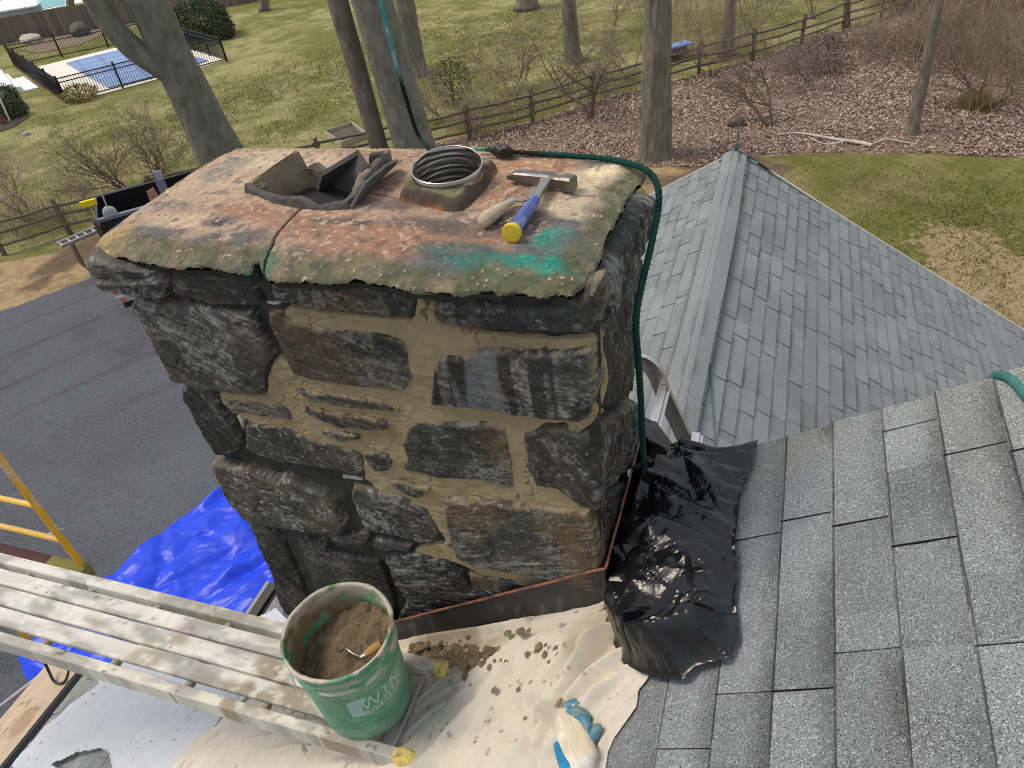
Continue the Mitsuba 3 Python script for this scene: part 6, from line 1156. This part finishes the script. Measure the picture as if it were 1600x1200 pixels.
for i, q in enumerate(((0, 145), (14, 141), (34, 139))):
    c0 = base_at(*q); pts = [G((0, 124), (9, 122), (26, 145), (0, 152)), G((9, 122), (17, 124), (37, 144), (26, 145)), G((17, 126), (38, 121), (61, 138), (37, 144))][i]; hgt = (.45, .28, .06)[i]; n_ = len(pts); V = np.vstack([np.c_[pts, np.full(n_, hgt)], np.c_[pts, np.zeros(n_)]]); F = [[0, k, k + 1] for k in range(1, n_ - 1)] + [[k, (k + 1) % n_, n_ + (k + 1) % n_] for k in range(n_)] + [[k, n_ + (k + 1) % n_, n_ + k] for k in range(n_)]
    put(num('garden_steps__tread'), (V, np.array(F)), 'vc_matte', np.full((2 * n_, 3), .74), False)
tag('garden_steps', 'white garden steps leading down to the pool fence, left edge', 'steps')
c0 = base_at(-6, 196); m = MB(); 
for iz in range(14):
    for ix in range(6): m.box((c0[0] - .1 + (ix + (iz % 2) * .5) * .225 - .7, c0[1] + .1, .04 + iz * .078), (.212, .11, .068), col=np.array([.20, .085, .065]) * random.Random(iz * 9 + ix).uniform(.7, 1.2))
tag(put('brick_pier__brick', m.get(), 'vc_matte', smooth=False), None, None, None, 'stuff'); put('brick_pier__core', MB().box((c0[0] - .2, c0[1] + .12, .55), (1.0, .08, 1.08), col=(.30, .28, .26)).get(), 'vc_matte', smooth=False)
put('brick_pier__handrail', MB().tube([vplane(c0, -8, 138), vplane(c0, 15, 188)], .045, 8, (.75, .75, .74)).get(), 'vc_satin'); tag('brick_pier', 'red brick corner with a white handrail at the left edge of the lawn', 'wall')
def rock(key, px, size, col, seed, label, cat):
    m = trimesh.creation.icosphere(3, 1.0); v = m.vertices * (1 + .6 * (fbm(m.vertices * 1.6 + seed, 3, seed) - .45))[:, None] * np.asarray(size) + base_at(*px) + [0, 0, size[2] * .6]; put(key, (v, m.faces), 'vc_matte', np.asarray(col) * (.55 + .8 * fbm(v * 9, 3, seed))[:, None]); tag(key, label, cat)
rock('lawn_stone', (41, 211), (.20, .13, .09), (.38, .37, .36), 3, 'small grey stone lying on the lawn, far left', 'stone')
rock('tree_stump', (1150, 197), (.26, .20, .20), (.15, .115, .09), 5, 'dark weathered stump in the leaf litter above the wing roof peak', 'stump')
rock('garden_boulder', (50, 66), (.9, .4, .3), (.5, .44, .38), 7, 'pale boulder in the rocky bed before the board fence', 'boulder')
rock('garden_boulder_001', (128, 56), (.6, .5, .5), (.13, .12, .10), 9, 'dark mound in the rocky bed behind the pool fence', 'boulder')
def branch(key, paths, col, label, cat='branch'):
    m = MB()
    for pts, r0, r1 in paths: C = smooth_path([atz(x, y, z) for x, y, z in pts], .08, 2); m.tube(C, np.linspace(r0, r1, len(C)), 7)
    v, f, _ = m.get(); put(key, (v, f), 'vc_matte', np.asarray(col) * (.6 + .7 * fbm(v * 8, 3, 2))[:, None]); tag(key, label, cat)
branch('fallen_branch', [([(1362, 227, .08), (1335, 221, .10), (1300, 217, .10), (1262, 209, .12), (1240, 207, .10), (1212, 211, .06)], .055, .02), ([(1320, 220, .1), (1290, 228, .06), (1262, 213, .08)], .03, .012)], (.56, .49, .43), 'pale fallen branch lying at the edge of the leaf litter')
branch('fallen_branch_001', [([(1366, 224, .06), (1385, 216, .12), (1410, 222, .10), (1432, 225, .05)], .035, .02), ([(1340, 230, .04), (1372, 222, .10)], .02, .012)], (.50, .43, .37), 'shorter pale fallen branch at the foot of the leaning trunk')
branch('fallen_branch_002', [([(1440, 236, .04), (1500, 237, .05), (1560, 232, .06), (1600, 226, .04)], .025, .012)], (.20, .15, .11), 'thin dark fallen branch right of the leaning trunk')
fb = G((509, 213), (552, 199), (573, 216), (536, 231)); tag('garden_bed', 'rectangular timber raised bed frame on the lawn behind the crown', 'garden bed')
for i in range(4): a, b = fb[i], fb[(i + 1) % 4]; d = (b - a) / np.linalg.norm(b - a); put(num('garden_bed__board'), MB().box((*((a + b) / 2), .11), (np.linalg.norm(b - a) - .05, .045, .22), [[d[0], d[1], 0], [-d[1], d[0], 0], [0, 0, 1]], (.42, .36, .29)).get(), 'vc_matte', smooth=False)
p, f, d = patch(fb, .12); put('garden_bed__soil', (np.c_[p, .06 + .05 * n2(p, 3, 2, 2)], f), 'vc_matte', np.array([.12, .095, .075]) * (.7 + .6 * n2(p, 5, 3, 2))[:, None])
b = base_at(1058, 92); m = MB(); Ax = [[.8, .6, 0], [-.6, .8, 0], [0, 0, 1]]; put('log_pile__cover', MB().box(b + [0, 0, .52], (1.15, .55, .07), Ax, (.14, .22, .55)).box(b + [-.2, -.25, .36], (.8, .04, .28), Ax, (.12, .14, .26)).get(), 'vc_tarp', smooth=False)
for k in range(9): q = b + np.array([.8, .6, 0]) * ((k % 3 - 1) * .3) + [0, 0, .08 + .14 * (k // 3)]; put(num('log_pile__log'), MB().tube([q + np.array([-.6, .8, 0]) * .3, q - np.array([-.6, .8, 0]) * .3], .075, 7, np.array([.16, .12, .09])).get(), 'vc_matte')
tag('log_pile', 'low log pile under a blue cover beside the furrowed brown trunk', 'log pile')

# ------------------------------------------------------------------ truck with tools
tag('dump_truck', 'dark truck with a tall black bed, mostly hidden behind the chimney', 'truck')
C0, C1 = atz(148, 346, 1.95), atz(252, 317, 1.95); u = (C1 - C0); u[2] = 0; u /= np.linalg.norm(u); vv_ = np.array([-u[1], u[0], 0]); O = atz(187, 463, .62) * [1, 1, 0]
def L3(a, b, z): return O + u * a + vv_ * b + [0, 0, z]
AX = [u, vv_, [0, 0, 1]]
o2 = C0 * [1, 1, 0] - O; ua, va = o2 @ u, o2 @ vv_
def bx(key, a0, a1, b0, b1, z0, z1, bs='black_paint', col=None): put(key, MB().box(L3((a0 + a1) / 2, (b0 + b1) / 2, (z0 + z1) / 2), (a1 - a0, b1 - b0, z1 - z0), AX, col).get()[:3 if col is not None else 2], bs, None, False)
bx('dump_truck__bed_side', ua, ua + 3.2, va, va + .06, .95, 1.90); bx('dump_truck__bed_rail', ua - .02, ua + 3.2, va - .03, va + .10, 1.90, 1.97, 'vc_satin', (.16, .17, .19)); bx('dump_truck__bed_side_001', ua, ua + 3.2, va + 1.85, va + 1.91, .95, 1.90); bx('dump_truck__tailgate', ua, ua + .06, va + .06, va + 1.85, .95, 1.90); bx('dump_truck__bed_floor', ua, ua + 3.2, va, va + 1.9, .88, .95)
bx('dump_truck__corner_post', ua - .05, ua + .05, va - .02, va + .08, .9, 1.99, 'vc_satin', (.10, .05, .04)); bx('dump_truck__chassis', .1, 5.6, .35, 1.6, .45, .88); bx('dump_truck__body', .15, 5.8, .02, 1.95, .62, .96); bx('dump_truck__cab', 3.4, 5.0, .08, 1.88, .96, 1.80); bx('dump_truck__hood', 5.0, 6.2, .1, 1.86, .8, 1.15)
bx('dump_truck__window', 3.62, 4.75, .066, .08, 1.30, 1.68, 'vc_satin', (.05, .06, .07)); bx('dump_truck__windscreen', 4.99, 5.006, .25, 1.70, 1.25, 1.70, 'vc_satin', (.05, .06, .07)); bx('dump_truck__bumper', -.10, .10, -.02, 1.95, .50, .70, 'vc_metal', (.75, .75, .75)); bx('dump_truck__bumper_wing', -.10, .75, -.05, .03, .46, .62, 'vc_metal', (.72, .72, .72)); bx('dump_truck__side_light', -.05, .45, -.045, .06, .72, .86, 'vc_satin', (.70, .66, .62)); bx('dump_truck__tail_light', -.09, .02, -.05, .06, .72, .88, 'vc_satin', (.45, .06, .03)); bx('dump_truck__reflector', -.02, .12, -.056, -.045, .49, .56, 'vc_satin', (.60, .10, .04)); bx('dump_truck__rocker', .0, .8, -.03, .03, .30, .45)
for a_, b_ in ((.62, .06), (.62, 1.68), (4.9, .06), (4.9, 1.68)):
    q = L3(a_, b_, .37); k = num('dump_truck__wheel'); tt = np.linspace(0, 2 * np.pi, 29); ring = q + np.cos(tt)[:, None] * u * .27 + np.sin(tt)[:, None] * Z3 * .27 + vv_ * .11; put(k, MB().tube(ring, .105, 10, cap=False).get()[:2], 'black_paint', None, True); put(k + '__rim', MB().tube([q + vv_ * .03, q + vv_ * .19], .19, 16).get()[:2], 'aluminium', None, 40)
bb = np.array([C0[0], C0[1], 0])
def pl(x, y): return vplane(bb, x, y)
def stick(key, a, b, r, col, bs='vc_matte'): put(key, MB().tube([a, b], r, 8, col).get(), bs)
stick('push_broom__handle', pl(140, 321), pl(156, 352), .018, (.55, .38, .15)); q = pl(138, 317); put('push_broom__head', MB().box(q, (.36, .10, .13), AX, (.75, .58, .02)).get(), 'vc_matte', smooth=False); tag('push_broom', 'broom with a yellow head standing in the truck bed', 'broom')
stick('shovel__handle', pl(155, 291), pl(168, 326), .02, (.42, .40, .38)); q = pl(172, 333); m = trimesh.creation.icosphere(2, 1.0); put('shovel__blade', (q + m.vertices[:, :1] * u * .17 + m.vertices[:, 1:2] * vv_ * .04 + m.vertices[:, 2:] * Z3 * .19, m.faces), 'aluminium', None, True); tag('shovel', 'shovel with a grey blade leaning in the truck bed beside the yellow broom', 'shovel')
bd = np.array([C0[0], C0[1], 0]) + u * 1.7; pl2 = lambda x, y: vplane(bd, x, y)
slab([pl2(229, 300), pl2(240, 293), pl2(253, 315), pl2(237, 322)], .03, (.42, .22, .14), 'timber_offcut', 'reddish timber board standing in the truck bed', 5); labels['timber_offcut']['category'] = 'board'
m = MB().box((pl2(252, 290) + pl2(250, 282)) / 2, (.22, .04, .55), AX, (.34, .34, .37)); m.box(pl2(248, 274), (.18, .05, .22), AX, (.60, .60, .62)); put('metal_chute__body', m.get(), 'vc_metal', smooth=False); tag('metal_chute', 'grey metal chute leaning at the truck bed beside the reddish board', 'chute'); stick('metal_chute__leg', pl2(255, 300), pl2(262, 312), .015, (.05, .05, .05))
la, lb = atz(96, 386, .80), atz(156, 360, .80); ld = (lb - la) / np.linalg.norm(lb - la); ln_ = np.array([-ld[1], ld[0], 0])
for k in (0, 1): put(num('folded_ladder__rail'), MB().box((la + lb) / 2 + ln_ * (.34 * k) + ld * .3, (np.linalg.norm(lb - la) + .6, .05, .09), [ld, ln_, [0, 0, 1]], (.62, .62, .62)).get(), 'vc_metal', smooth=False)
for t in np.linspace(.06, .9, 5): q = la + (lb - la) * t + ln_ * .17; put(num('folded_ladder__rung'), MB().box(q, (.05, .34, .04), [ld, ln_, [0, 0, 1]], (.72, .72, .72)).get(), 'vc_metal', smooth=False)
for k in (0, 1): put(num('folded_ladder__stand'), MB().box(la + ld * (.3 + 1.3 * k) + ln_ * .17 - [0, 0, .42], (.06, .3, .76), [ld, ln_, [0, 0, 1]], (.2, .2, .2)).get(), 'vc_metal', smooth=False)
tag('folded_ladder', 'aluminium ladder lying level at the rear of the dark truck', 'ladder')
